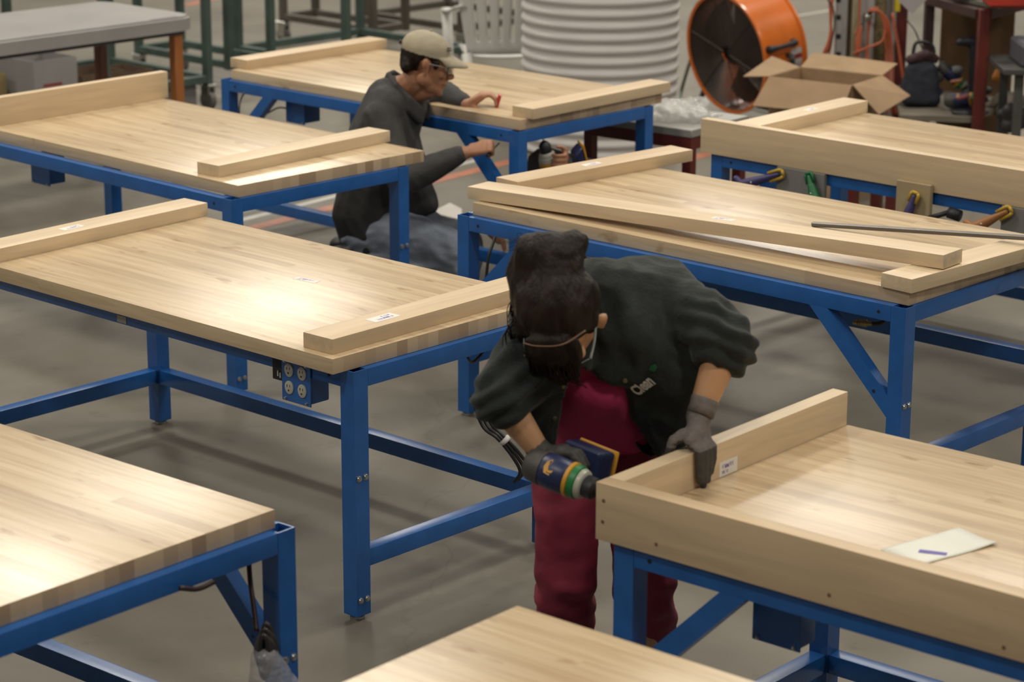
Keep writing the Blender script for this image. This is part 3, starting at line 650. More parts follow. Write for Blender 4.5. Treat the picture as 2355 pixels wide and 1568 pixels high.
for a in (ankR, ankL):
    b = NB(); hull(b, [(a + V((0, .05, -.042)), (.036, .04, .033)), (a + V((0, -.09, -.046)), (.042, .05, .029)), (a + V((0, -.15, -.052)), (.034, .03, .022)), (a + V((0, .02, .01)), .04)])
    s = fuse('shoe', b, mat('grey_shoe', (.10, .095, .085), .7, var=.5, vscale=40), Wm, .006, 3)
    b = NB(); hull(b, [(a + V((0, .05, -.066)), (.040, .042, .009)), (a + V((0, -.09, -.066)), (.046, .06, .009)), (a + V((0, -.15, -.066)), (.037, .035, .009))]); q = obj('sole', b, BLACK, None, True); world_child(q, s)
# jacket: open shell with loose hanging fronts and pushed-up sleeves
b = NB()
back = nk + (hipc-nk)*.42 + V((.0, .06, .09))
hull(b, [(shL + V((.0, .02, .012)), .082), (nk + V((0, .045, .035)), .085), (shR + V((0, .02, .015)), .078), (back + V((.12, 0, 0)), .12), (back + V((-.10, 0, -.01)), .12)])
hull(b, [(back + V((.12, 0, 0)), .125), (back + V((-.10, 0, -.01)), .12), (hipc + V((.12, .04, .06)), .115), (hipc + V((-.11, .04, .06)), .115)])
# left front (right in the photo)
hull(b, [(shL + V((0, 0, -.01)), .075), (nk + V((.05, .01, .0)), .07), (sp(1450, 770, 5.56), .055), (sp(1560, 850, 5.60), .065), (sp(1530, 960, 5.66), .055), (sp(1470, 880, 5.60), .040)])
hull(b, [(sp(1450, 800, 5.565), .040), (sp(1560, 850, 5.60), .06), (sp(1497, 1018, 5.66), .034), (sp(1545, 980, 5.68), .05), (sp(1465, 905, 5.60), .03), (back + V((.13, 0, -.03)), .09)])
hull(b, [(nk + V((.05, .01, .0)), .07), (sp(1398, 790, 5.55), .04), (sp(1390, 860, 5.55), .032), (sp(1450, 850, 5.57), .04)])
hull(b, [(nk + V((-.04, .0, .0)), .06), (sp(1330, 830, 5.53), .035), (sp(1290, 860, 5.52), .035)])
# right front (left in the photo)
hull(b, [(shR, .075), (nk + V((-.06, .01, -.01)), .065), (sp(1235, 850, 5.49), .06), (sp(1275, 890, 5.52), .045), (sp(1215, 960, 5.56), .05), (back + V((-.12, 0, -.05)), .08)])
hull(b, [(sp(1235, 850, 5.50), .055), (sp(1285, 880, 5.53), .035), (sp(1262, 1005, 5.58), .032), (sp(1215, 985, 5.58), .04)])
# collar
hull(b, [(nk + V((-.06, -.0, .045)), .028), (nk + V((.07, .01, .055)), .03), (nk + V((0, .05, .075)), .03)])
hull(b, [(nk + V((.05, -.01, .0)), .05), (nk + V((.03, -.03, -.02)), .035), (sp(1400, 770, 5.54), .035), (nk + V((.07, .01, .055)), .03)])
# sleeves
sl = elL + (wrL-elL)*.07; sr = elR + (wrR-elR)*.14
hull(b, [(shL, .086), (shL + (elL-shL)*.6 + V((.015, 0, .01)), .082)]); hull(b, [(shL + (elL-shL)*.6 + V((.015, 0, .01)), .082), (elL + V((.0, .0, .0)), .078), (sl, .060)])
hull(b, [(shR, .082), (shR + (elR-shR)*.6, .076)]); hull(b, [(shR + (elR-shR)*.6, .076), (elR, .072), (sr, .056)])
def jw(c):
    f = .010*noise.noise(V((c.x*6 + 2, c.y*5, c.z*5))) 
    q = V((c.x*17 + c.z*6, c.y*10, c.z*7 - c.x*4)); f += -.017*abs(noise.noise(q)) + .006
    dl = (c-elL).length; dr = (c-elR).length
    if dl < .16: f += (1-dl/.16)*.012*math.sin((c-elL).dot((wrL-elL).normalized())*150 + 2*noise.noise(c*12))
    if dr < .16: f += (1-dr/.16)*.011*math.sin((c-elR).dot((wrR-elR).normalized())*150 + 2*noise.noise(c*12))
    return f
ja, jb_ = spot(1345, 850, 5.5).z, spot(1345, 1045, 5.56).z
def jcut(c):
    """open front between the two zip edges, front side only"""
    if c.y > 5.66 or c.z > ja: return False
    t = (ja - c.z)/(ja - jb_)
    k = min(1, t/.22)
    return .150 - (.016 + .026*t)*k < c.x < .160 + (.040 + .125*t)*k
jk = fuse('jacket', b, JACKET, Wm, .0075, 3, jw, jcut, thick=.004)
for a, c in ((sl, (wrL-elL)), (sr, (wrR-elR))):
    pass
# snaps on the front edge
dg = bpy.context.evaluated_depsgraph_get(); dg.update()
def on_surface(o, px, py, lift=.002):
    """where the line of sight at a photo pixel meets a part, so that a badge can be sewn on there"""
    dg.update(); e = o.evaluated_get(dg); mi = e.matrix_world.inverted()
    d = _dir(px, py).normalized(); og = V((0, 0, CAM_Z)) + d*3.5
    ok, loc, nor, _ = e.ray_cast(mi @ og, (mi.to_3x3() @ d).normalized())
    if not ok: return None, None
    return e.matrix_world @ loc, (e.matrix_world.to_3x3() @ nor).normalized()
def stick(parent, name, shape_fn, m, px, py, lift=.0015, up=(0, 0, 1), rot=0.0, wrap=True):
    """build a thin badge at a surface point and press its vertices onto the cloth"""
    loc, nor = on_surface(parent, px, py)
    if loc is None: print('stick missed', name); return None
    toc = (V((0, 0, CAM_Z)) - loc).normalized(); n = (nor*.5 + toc*.5).normalized()
    x = V(up).cross(n).normalized(); y = n.cross(x); M3 = Matrix((x, y, n)).transposed() @ Matrix.Rotation(rot, 3, 'Z')
    bm = shape_fn(); e = parent.evaluated_get(dg); mi = e.matrix_world.inverted()
    for v in bm.verts:
        w = loc + M3 @ V((v.co.x, v.co.y, 0))
        h, lc, nr, _ = e.ray_cast(mi @ (w + n*.08), (mi.to_3x3() @ -n).normalized())
        q = e.matrix_world @ lc if (h and wrap and ((e.matrix_world @ lc)-w).length < .03) else w
        v.co = q + n*(lift + v.co.z)
    o = obj(name, bm, m); world_child(o, parent); return o
for px, py in ((1437, 875), (1425, 940), (1472, 1010), (1275, 962), (1295, 888)):
    stick(jk, 'snap', lambda: (lambda q: (lathe(q, [(.006, 0), (.006, .002), (.003, .003)], None, 12), q)[1])(NB()), mat('antique_brass', (.16, .14, .09), .4, metal=.8, var=.2), px, py, .001, wrap=False)
def text_bm(s, size, depth=.0006):
    cu = bpy.data.curves.new('t', 'FONT'); cu.body = s; cu.size = size; cu.extrude = 0; cu.offset = .0016; cu.align_x = 'CENTER'; cu.align_y = 'CENTER'; cu.resolution_u = 3
    o = bpy.data.objects.new('t', cu); COL.objects.link(o); dg2 = bpy.context.evaluated_depsgraph_get(); dg2.update()
    me = bpy.data.meshes.new_from_object(o.evaluated_get(dg2)); bpy.data.objects.remove(o); q = NB(); q.from_mesh(me); bpy.data.meshes.remove(me)
    return q
EMB = mat('white_thread', (.75, .75, .70), .8, var=.1, vscale=80)
def clean_bm():
    q = text_bm('Clean', .040)
    for v in q.verts: v.co.x *= .62; v.co.y *= 1.15
    bmesh.ops.subdivide_edges(q, edges=q.edges[:], cuts=1)
    return q
stick(jk, 'embroidered_word', clean_bm, EMB, 1478, 887, .0025, rot=R_(46))
def leaf_bm():
    q = NB(); vs = [q.verts.new((x, y, 0)) for x, y in ((-.010, -.006), (.004, -.010), (.011, .004), (.006, .012), (-.006, .006))]; q.faces.new(vs); bmesh.ops.subdivide_edges(q, edges=q.edges[:], cuts=1, use_grid_fill=True); return q
stick(jk, 'green_emblem', leaf_bm, mat('green_thread', (.01, .10, .035), .8, var=.15), 1502, 846, .002)

# ---- cordless drill in her right hand -------------------------------------------
NAVY = mat('navy_plastic', (.014, .022, .075), .4, var=.15); GREYP = mat('dark_grey_plastic', (.06, .055, .05), .5, var=.15)
YEL = mat('yellow_plastic', (.55, .27, .02), .45, var=.08); GRN = mat('green_plastic', (.012, .17, .045), .45, var=.1); SIL = mat('grey_collar', (.42, .41, .34), .35, var=.08)
def drill(name, label, A, ax, hd_, s=1.0, group=None, fat=1.0, lean=0.0, ring=None):
    """drill with its rear at A, axis ax, handle direction hd_"""
    A = V(A); ax = V(ax).normalized(); hh = V(hd_); hh = (hh - ax*hh.dot(ax)).normalized(); up = ax.cross(hh)
    M = Matrix((hh, up, ax)).transposed().to_4x4(); M.translation = A
    t = thing(name, label, 'drill', tuple(A), 0, group)
    def part(nm, fn, m, par=t, ang=40):
        q = NB(); fn(q)
        for v in q.verts:
            v.co.x *= fat; v.co.y *= fat
            if v.co.x > .05: v.co.z += lean*(v.co.x-.05)
        bmesh.ops.transform(q, matrix=M, verts=q.verts[:]); o = obj(nm, q, m, None, angle=ang); o.parent = par
        root = par if par is t else t
        o.matrix_parent_inverse = parent_inv(t) if par is t else Matrix.Identity(4)
        return o
    k = s
    part('rear_cap', lambda q: lathe(q, [(.014*k, 0), (.030*k, .004*k), (.037*k, .016*k), (.039*k, .045*k), (.039*k, .060*k)], None, 28), GREYP)
    body_ = part('motor_housing', lambda q: lathe(q, [(.0375*k, .0605*k), (.039*k, .065*k), (.040*k, .10*k), (.039*k, .135*k), (.036*k, .1445*k)], None, 28), NAVY)
    part('yellow_ring', lambda q: lathe(q, [(.034*k, .145*k), (.040*k, .146*k), (.0405*k, .157*k), (.038*k, .1595*k)], None, 28), YEL)
    part('torque_ring', lambda q: lathe(q, [(.0375*k, .160*k), (.039*k, .162*k), (.0375*k, .179*k), (.035*k, .1805*k)], None, 28), ring or GRN)
    part('collar', lambda q: lathe(q, [(.034*k, .181*k), (.0345*k, .183*k), (.032*k, .195*k), (.028*k, .1985*k)], None, 28), SIL)
    part('chuck', lambda q: lathe(q, [(.024*k, .199*k), (.0255*k, .202*k), (.025*k, .228*k), (.016*k, .240*k), (.008*k, .246*k)], None, 20), BLACK)
    part('bit', lambda q: lathe(q, [(.0032*k, .246*k), (.0032*k, .258*k), (.002*k, .2585*k)], None, 8), STEEL)
    def hnd(q): 
        vs = box(q, .03*k, .1045*k, -.017*k, .017*k, .022*k, .066*k, .012*k, seg=2)
    part('handle', hnd, GREYP)
    part('trigger', lambda q: box(q, .045*k, .075*k, -.009*k, .009*k, .0665*k, .078*k, .004*k, seg=2), BLACK)
    part('battery_pack', lambda q: box(q, .105*k, .145*k, -.042*k, .042*k, -.005*k, .125*k, .014*k, seg=3), NAVY)
    part('battery_trim', lambda q: box(q, .1455*k, .152*k, -.044*k, .044*k, -.007*k, .127*k, .003*k), YEL)
    def arrow(q):
        pts = [(-.5, .9), (.5, 1.0), (1.0, .35), (.15, .5), (-.1, 0), (.25, -.55), (.0, -.95), (-.65, -.45), (-.8, .25)]
        for a0 in (1.15,):
            vs = [q.verts.new(((.0402*k)*math.cos(PI + a*.5 - .62), (.0402*k)*math.sin(PI + a*.5 - .62), (.092 + bb*.0185*1.0)*k)) for bb, a in pts]
            q.faces.new(vs)
    part('yellow_mark', arrow, YEL)
    return t
drill('cordless_drill', 'navy cordless drill with yellow and green rings held in her right glove', dA, dax, hdir, (dB0-dA).length/.2585, fat=1.32, lean=.45)
# ---- kneeling man ------------------------------------------------------------------
Mn = thing('person', 'man in khaki cap and charcoal shirt kneeling by a blue bench', 'person', (-.50, 10.2, 0))
mh = spot(982, 150, 10.22); mf = V((.95, .10, -.26)).normalized(); MM = basis(mf)
mShR = spot(876, 272, 10.12); mShL = V((-.43, 10.50, .80)); mElR = spot(925, 415, 9.98); mWrR = spot(1068, 352, 10.03)
mElL = V((-.30, 10.52, .80)); mWrL = spot(1075, 243, 10.36)
mHip = spot(838, 515, 10.24); mNk = spot(922, 215, 10.26); mHip.z = max(mHip.z, .30)
mKnR = spot(1045, 568, 10.06); mKnL = mKnR + V((.03, .30, .02)); mFtR = spot(800, 585, 10.08); mFtL = mFtR + V((.0, .24, 0))
mKnR.z = .195; mKnL.z = .15; mFtR.x -= .040; mFtL.x -= .040; mFtR.z = .185; mFtL.z = .17
hRm, hLm = mHip + V((.02, -.10, -.04)), mHip + V((.02, .10, -.04))
# right hand pinching a small nut driver under the rail
wR = mWrR; kx = [spot(1113, 328 + 7*i, 10.045 - .009*i) for i in range(4)]
fR = [[q + V((.030, .012, .004)), q + V((.038, .030, -.016)), q + V((.018, .036, -.030))] for q in kx]
tR = [wR + V((.03, .03, .022)), wR + V((.062, .045, .026)), wR + V((.095, .042, .012)), wR + V((.112, .038, .002))]
# left hand resting on the top, fingers holding a small red level
wL = mWrL; zt3 = HT
kL = [V((wL.x + .066, wL.y - .004 + .019*(i-1.5), zt3 + .052 - .003*abs(i-1.5))) for i in range(4)]
fL = [[q + V((.030, -.004, .006)), q + V((.052, -.010, -.010)), q + V((.056, -.012, -.036 + .006*(i == 3)))] for i, q in enumerate(kL)]
tL = [wL + V((.025, -.026, -.004)), wL + V((.050, -.040, -.012)), wL + V((.076, -.044, -.016)), wL + V((.098, -.042, -.016))]
b = NB(); mp_ = head_prims(b, mh, MM, 1.02, 1.02)
hull(b, [(mh + MM @ V((0, -.035, -.075)), .058), (mNk, .066)])
hull(b, [(mh + MM @ V((0, .030, -.100)), .040), (mNk + V((.03, 0, 0)), .058)])
hull(b, [(mh + MM @ V((.026, .03, -.078)), .032), (mh + MM @ V((-.026, .03, -.078)), .032), (mh + MM @ V((0, .066, -.090)), .028)])
hull(b, [(mShR, .06), (mShL, .06), (mNk, .08), (mHip + (mNk-mHip)*.45, .13)]); hull(b, [(mHip + (mNk-mHip)*.45, .13), (mHip + V((0, .06, 0)), .12), (mHip + V((0, -.06, 0)), .12)])
for h, k, f in ((hRm, mKnR, mFtR), (hLm, mKnL, mFtL)):
    chain(b, [(h, .09), (k, .056)]); chain(b, [(k, .054), (f + V((.06, 0, .0)), .04)]); hull(b, [(f + V((.04, 0, 0)), .036), (f + V((-.04, 0, -.06)), .026)])
chain(b, [(mShR, .056), (mElR, .044), (mWrR, .030)]); chain(b, [(mShL, .056), (mElL, .044), (mWrL, .030)])
hand_prims(b, wR, kx, fR, tR, .0150, .0090, .029); hand_prims(b, wL, kL, fL, tL, .0145, .0090, .029)
mb = fuse('body', b, SKIN_M, Mn, .0048, 3)
eyes(mb, mp_, MM, 1.02, 'brown_dark')
b = NB(); tube(b, spline([mp_(-.024, .080, -.059), mp_(-.010, .0965, -.058), mp_(.010, .0965, -.058), mp_(.024, .080, -.059)], 5), .0028, 8); lp = obj('lips', b, mat('dusky_lips', (.20, .085, .06), .5, var=.1), None, True); world_child(lp, mb)
# stubble-dark hair under the cap
def mq(x, y, z): return mh + MM @ (V((x*1.02, y, z))*1.02)
b = NB(); hull(b, [(mq(0, -.028, .04), (.081, .096, .080), MM)], 3); hull(b, [(mq(-.045, -.085, -.02), (.03, .024, .03), MM), (mq(.045, -.085, -.02), (.03, .024, .03), MM), (mq(0, -.09, .02), (.05, .03, .04), MM)])
hull(b, [(mq(.070, .028, .02), (.010, .016, .022), MM)]); hull(b, [(mq(-.070, .028, .02), (.010, .016, .022), MM)])
def hcut(c):
    l = MM.transposed() @ (c - mh)/1.02
    return l.z > .085 or (l.y > -.035 and l.z < .02 and not (l.y < .042 and l.y > .018)) or (l.y > .045) or l.z < -.052
fuse('hair', b, HAIR, Mn, .0045, 2, lambda c: .002*noise.noise(c*90), hcut, thick=.004)
# cap
b = NB(); hull(b, [(mq(0, -.022, .062), (.088, .106, .080), MM)], 4); hull(b, [(mq(0, -.018, .045), (.089, .107, .03), MM)], 3)
def ccut(c):
    l = MM.transposed() @ (c - mh)/1.02
    return l.z < .040 + .10*max(0, -l.y-.06)*0 + (.012 if l.y > .06 else 0)
cp = fuse('cap', b, KHAKI, Mn, .005, 3, lambda c: .0015*noise.noise(c*30), ccut, thick=.003)
b = NB(); q = {}
for i in range(13):
    for j in range(6):
        a = -1.0 + 2.0*i/12; x = .078*math.sin(a*1.25); yy0 = -.022 + .106*math.cos(a*1.15)*.98
        y = yy0 + (j/5)*.085*(math.cos(a*1.15)**.6 if math.cos(a*1.15) > 0 else 0); z = .062 - .008*(j/5) - .020*(j/5)**2 - .013*a*a
        q[i, j] = b.verts.new(mq(x, y, z))
for i in range(12):
    for j in range(5): b.faces.new((q[i, j], q[i+1, j], q[i+1, j+1], q[i, j+1]))
br = obj('brim', b, KHAKI, None, True); world_child(br, cp); md = br.modifiers.new('s', 'SOLIDIFY'); md.thickness = .004; md.offset = 0
b = NB(); lathe(b, [(.007, 0), (.007, .003), (.003, .005)], Matrix.Translation(mq(0, -.022, .1405)) @ MM.to_4x4(), 12); bt = obj('button', b, KHAKI, None, True); world_child(bt, cp)
b = NB()
for k, z in enumerate((.088, .096)):
    tube(b, [mq(.030 + .0*k, .066 + .012 - k*.004, z), mq(.050, .060 - k*.004 + .003, z)], .003, 6)
em = obj('stitched_mark', b, mat('dark_thread', (.05, .04, .045), .8, var=.1), None, True); world_child(em, cp)
b = NB(); box(b, -.016, .016, -.004, .004, -.008, .008, .002, Matrix.Translation(mq(0, -.131, .066)) @ MM.to_4x4()); bk = obj('strap_buckle', b, BLACK); world_child(bk, cp)
# safety glasses
b = NB(); tube(b, [mq(.080, -.01, .018), mq(.081, .04, .020), mq(.070, .078, .018)], .0013, 8); tube(b, [mq(-.080, -.01, .018), mq(-.081, .04, .020), mq(-.070, .078, .018)], .0013, 8)
gl2 = obj('safety_glasses', b, MATS['grey_plastic'], None, True); world_child(gl2, Mn)
b = NB(); q = {}
for i in range(13):
    for j in range(4):
        a = -1 + 2*i/12; q[i, j] = b.verts.new(mq(.072*math.sin(a*1.25)/math.sin(1.25), .072 + .042*math.cos(a*1.45), .030 - .034*j/3))
for i in range(12):
    for j in range(3): b.faces.new((q[i, j], q[i+1, j], q[i+1, j+1], q[i, j+1]))
ln = obj('lens', b, mat('clear_lens', (.9, .93, .92), .05, trans=.95, var=.02), None, True); world_child(ln, gl2); md = ln.modifiers.new('s', 'SOLIDIFY'); md.thickness = .0015
# shirt
b = NB(); up_ = mHip + (mNk-mHip)*.55
hull(b, [(mShR + V((0, 0, -.005)), .082), (mShL, .08), (mNk + V((-.03, .0, -.010)), .088), (mNk + V((.03, .0, -.07)), .075), (up_ + V((-.02, .09, .0)), .135), (up_ + V((-.02, -.08, .0)), .135)])
hull(b, [(spot(888, 225, 10.28), .085), (spot(893, 245, 10.16), .08), (spot(893, 245, 10.38), .08), (up_ + V((-.03, .08, .03)), .135), (up_ + V((-.03, -.07, .03)), .135)])
hull(b, [(up_ + V((-.02, .09, 0)), .13), (up_ + V((-.02, -.08, 0)), .13), (mHip + V((.0, .08, .06)), .135), (mHip + V((.0, -.08, .06)), .135)])
hull(b, [(mHip + V((.0, .08, .06)), .135), (mHip + V((.0, -.08, .06)), .135), (mHip + V((.03, .09, -.07)), .122), (mHip + V((.03, -.09, -.07)), .122)])
hull(b, [(up_ + V((.05, .0, .02)), .11), (spot(985, 470, 10.16), .045), (spot(960, 455, 10.3), .05), (mHip + V((.08, 0, .06)), .10)])
hull(b, [(mShR, .082), (mShR + (mElR-mShR)*.6, .072)]); hull(b, [(mShR + (mElR-mShR)*.6, .072), (mElR, .066)]); hull(b, [(mElR, .066), (mElR + (mWrR-mElR)*.55, .055)]); hull(b, [(mElR + (mWrR-mElR)*.55, .055), (mWrR - (mWrR-mElR).normalized()*.03, .042)])
hull(b, [(mShL, .08), (mElL, .066)]); hull(b, [(mElL, .064), (mWrL - (mWrL-mElL).normalized()*.035, .042)])
def mw(c):
    f = .007*noise.noise(V((c.x*7, c.y*7, c.z*5))) - .008*abs(noise.noise(V((c.x*16 + c.z*7, c.y*12, c.z*9)))) + .003
    return f
def scut(c):
    return c.z < .085
sh2 = fuse('work_shirt', b, SHIRT_G, Mn, .0075, 3, mw, scut)
b = NB()     # turned-down collar round the neck
ring = [spot(893, 172, 10.27), spot(912, 196, 10.175), spot(942, 226, 10.15), spot(968, 250, 10.18)]
ring2 = [spot(905, 166, 10.33), spot(950, 195, 10.38), spot(984, 242, 10.31)]
for rg in (ring, ring2):
    for p_, q_ in zip(rg, rg[1:]):
        hull(b, [(p_, .012), (q_, .012), (p_ + V((-.012, 0, -.045)), .018), (q_ + V((-.006, 0, -.05)), .017)])
hull(b, [(ring[0], .012), (ring2[0], .012), (ring[0] + V((-.014, 0, -.05)), .018), (ring2[0] + V((-.014, 0, -.05)), .018)])
col_ = fuse('collar', b, SHIRT_G, Mn, .005, 2); col_.parent = sh2; col_.matrix_parent_inverse = Matrix.Identity(4)
# jeans and shoes
b = NB()
hull(b, [(hRm, .118), (hLm, .118), (mHip + V((0, 0, .03)), .11)])
for h, k, f, sg in ((hRm, mKnR, mFtR, -1), (hLm, mKnL, mFtL, 1)):
    hull(b, [(h + V((.02, 0, .02)), .12), (h + (k-h)*.55 + V((0, 0, .035)), .108)]); hull(b, [(h + (k-h)*.55 + V((0, 0, .035)), .108), (k + V((0, 0, .02)), .092)]); hull(b, [(k + V((0, 0, .02)), .090), (k + V((.0, 0, -.07)), .085)])
    hull(b, [(k + V((.02, 0, -.01)), .078), (k + V((-.10, 0, -.035)), .07), (f + V((.07, 0, -.02)), .060)])
fuse('jeans', b, JEANS, Mn, .0075, 3, folds(.008, 12, (1, 1, 1.4), 2))
for f in (mFtR, mFtL):
    b = NB(); hull(b, [(f + V((.05, 0, .02)), .042), (f + V((-.02, 0, .0)), (.04, .042, .05)), (f + V((.01, 0, -.15)), (.05, .046, .028))]); fuse('shoe', b, BLACK, Mn, .006, 3)
# little red level and the driver he holds
b = NB(); cP = fL[1][1] + V((.012, -.004, -.018))
box(b, -.008, .008, -.010, .010, -.034, .034, .004, Matrix.Translation(cP) @ Matrix.Rotation(.28, 4, 'Y') @ Matrix.Rotation(.2, 4, 'X'), seg=2)
o = obj('torpedo_level', b, mat('red_plastic', (.52, .045, .05), .4, var=.08)); o.data.name = 'torpedo_level'; tag(o, "small red block tool between the kneeling man's fingertips", 'tool')
b = NB(); pA = tR[3] + V((.0, -.005, 0)); pB = spot(1148, 329, 10.12)
tube(b, [pA - (pB-pA)*.6, pA, pA + (pB-pA)*.3], [.006, .007, .006], 10); tube(b, [pA + (pB-pA)*.3, pB], .003, 8)
o = obj('screwdriver', b, mat('dark_tool_steel', (.10, .095, .09), .4, metal=.7, var=.2), None, True); tag(o, 'dark steel screwdriver the kneeling man turns below the bench rail', 'screwdriver')
# ---- third worker, mostly hidden behind the boards, holding another drill up ----------
Th = thing('person', 'mostly hidden worker in grey crouching under a bench, hand round an upright drill', 'person', (.15, 10.75, 0))
tSh = spot(1252, 352, 10.50); tSh.z -= .05; tEl = spot(1296, 420, 10.32); tWr = spot(1290, 392, 10.16) + V((0, .03, -.02)); tHip = V((.44, 10.74, .20)); tHd = V((.22, 10.34, .34)); 
gx = spot(1282, 378, 10.14)
b = NB(); TM = basis(V((.2, -.8, -.6))); head_prims(b, tHd, TM, .98)
hull(b, [(tHd + TM @ V((0, -.04, -.07)), .055), (tSh + V((.04, .02, -.06)), .05)])
hull(b, [(tSh, .06), (tSh + V((-.02, .10, -.10)), .06), (tSh + V((.02, .1, -.05)), .09), (tHip + V((-.05, -.1, .15)), .12)]); hull(b, [(tHip + V((.07, 0, 0)), .11), (tHip + V((-.09, 0, 0)), .11), (tHip + V((-.05, -.1, .15)), .12)])
for sx in (-1, 1):
    chain(b, [(tHip + V((sx*.10, 0, 0)), .085), (V((.36 + sx*.11, 10.44, .33)), .056), (V((.40 + sx*.12, 10.52, .08)), .038)]); hull(b, [(V((.40 + sx*.12, 10.53, .035)), .03), (V((.38 + sx*.12, 10.40, .03)), .026)])
chain(b, [(tSh, .054), (tEl, .042), (tWr, .028)]); chain(b, [(tSh + V((-.02, .10, -.10)), .054), (V((.10, 10.30, .30)), .042), (V((-.09, 10.28, .26)), .028)])
kT = [gx + V((.030, -.004, .045 - .021*i)) for i in range(4)]
fT = [[q + V((.002, -.030, 0)), q + V((-.030, -.040, 0)), q + V((-.052, -.022, 0))] for q in kT]
tT = [gx + V((.035, .02, .02)), gx + V((.034, .008, .062)), gx + V((.012, -.020, .078)), gx + V((-.004, -.034, .082))]
hand_prims(b, tWr, kT, fT, tT, .014, .0088, .028)
k2 = [V((-.070 + .004*i, 10.262 - .0*i, .238 - .019*i + .03)) for i in range(4)]
hand_prims(b, V((-.09, 10.28, .25)), k2, [[q + V((.02, -.02, -.004)), q + V((.03, -.03, -.02)), q + V((.02, -.03, -.035))] for q in k2], [V((-.08, 10.26, .27)), V((-.06, 10.24, .285)), V((-.04, 10.23, .28)), V((-.03, 10.225, .27))], .014, .0088, .028)
fuse('body', b, SKIN_M, Th, .0055, 3)
b = NB(); hull(b, [(tHd + TM @ V((0, -.03, .05)), (.082, .098, .082), TM)], 3); fuse('hair', b, HAIR, Th, .006, 2, lambda c: .003*noise.noise(c*60))
SG = mat('slate_shirt', (.12, .125, .13), .8, var=.15, vscale=20, bump=.1, bscale=90)
b = NB()
hull(b, [(tSh, .075), (tSh + V((-.02, .10, -.10)), .075), (tSh + V((.02, .1, -.05)), .105), (tHip + V((-.05, -.1, .15)), .135)]); hull(b, [(tHip + V((.07, 0, .05)), .125), (tHip + V((-.09, 0, .05)), .125), (tHip + V((-.05, -.1, .15)), .135)])
hull(b, [(tSh, .072), (tEl, .056)]); hull(b, [(tEl, .056), (tWr + (tEl-tWr)*.35, .044)]); hull(b, [(tSh + V((-.02, .10, -.10)), .07), (V((.10, 10.30, .30)), .055)]); hull(b, [(V((.10, 10.30, .30)), .055), (V((-.035, 10.285, .27)), .04)])
fuse('work_shirt', b, SG, Th, .009, 3, folds(.006, 12))
b = NB(); hull(b, [(tHip + V((.09, 0, -.02)), .115), (tHip + V((-.10, 0, -.02)), .115)])
for sx in (-1, 1): hull(b, [(tHip + V((sx*.10, 0, 0)), .10), (V((.36 + sx*.11, 10.44, .33)), .07)]); hull(b, [(V((.36 + sx*.11, 10.44, .33)), .068), (V((.40 + sx*.12, 10.52, .10)), .05)])
fuse('trousers', b, mat('slate_trousers', (.05, .055, .06), .85, var=.15), Th, .009, 3, folds(.006, 12))
for sx in (-1, 1):
    b = NB(); c = V((.40 + sx*.12, 10.53, .04)); hull(b, [(c, (.036, .04, .036)), (c + V((-.01, -.14, -.01)), (.038, .03, .026)), (c + V((0, 0, .03)), .036)]); fuse('shoe', b, BLACK, Th, .007, 2)
NAVY2 = NAVY
tax = (spot(1250, 325, 10.15) - spot(1268, 400, 10.17)).normalized(); tip = spot(1250, 324, 10.15)
drill('cordless_drill', "black and yellow cordless drill pointing up in the hidden worker's hand", tip - tax*.246*1.08, tax, V((.95, .25, 0)), 1.08, fat=.95, lean=.70, ring=SIL)
print('people done')
# ---------------------------------------------------------------- floor markings
def stripe(name, label, cat, p, q, w, m, z=.0012):
    d = (q-p).normalized(); n = V((-d.y, d.x, 0))*w/2; b = NB()
    nseg = 24; pv = None
    for i in range(nseg+1):
        c = p + (q-p)*i/nseg; a1 = b.verts.new((c.x+n.x, c.y+n.y, z)); a2 = b.verts.new((c.x-n.x, c.y-n.y, z))
        if pv: b.faces.new((pv[0], a1, a2, pv[1]))
        pv = (a1, a2)
    o = obj(name, b, m); tag(o, label, cat); return o
TAPE = mat('orange_floor_tape', (.46, .17, .10), .5, var=.2, vscale=12)
g0, g1 = ground(560, 530), ground(1178, 370)
stripe('floor_tape', 'orange line on the floor running under the kneeling man and his bench', 'line', g0, g1, .085, TAPE)
dd = (g1-g0).normalized(); nn = V((-dd.y, dd.x, 0))
for k, (off, m_, nm) in enumerate(((.16, mat('white_line', (.5, .49, .45), .5, var=.12), 'white'), (.235, mat('green_line', (.09, .13, .11), .5, var=.2), 'dark green'))):
    stripe('floor_tape', f'thin {nm} line beside the orange line under the kneeling man', 'line', g0 + nn*off, g1 + nn*off, .05 if k == 0 else .025, m_)
a = ground(420, 8); stripe('floor_tape', 'short orange line on the far floor above the grey covered table', 'line', ground(425, 12), ground(560, -18), .09, TAPE)
stripe('floor_tape', 'pinkish orange line on the floor left of the bench with clamps', 'line', ground(1560, 372), ground(1760, 318), .085, TAPE)
stripe('floor_tape', 'faded pale line on the far floor right of the orange fan', 'line', ground(1770, 47), ground(1920, 22), .05, mat('pale_line', (.42, .4, .34), .6, var=.1))
b = NB(); p = [ground(990, 500), ground(1035, 478), ground(1062, 492), ground(1062, 518)]
vs = [b.verts.new((q.x, q.y, .004)) for q in p]; f = b.faces.new(vs); b.faces.ensure_lookup_table(); r = bmesh.ops.extrude_face_region(b, geom=[f]); bmesh.ops.translate(b, vec=(0, 0, .022), verts=[x for x in r['geom'] if isinstance(x, bmesh.types.BMVert)])
tag(obj('paper_stack', b, mat('white_paper', (.62, .60, .56), .7, var=.05)), "white sheets lying on the floor behind the kneeling man's knee", 'paper')
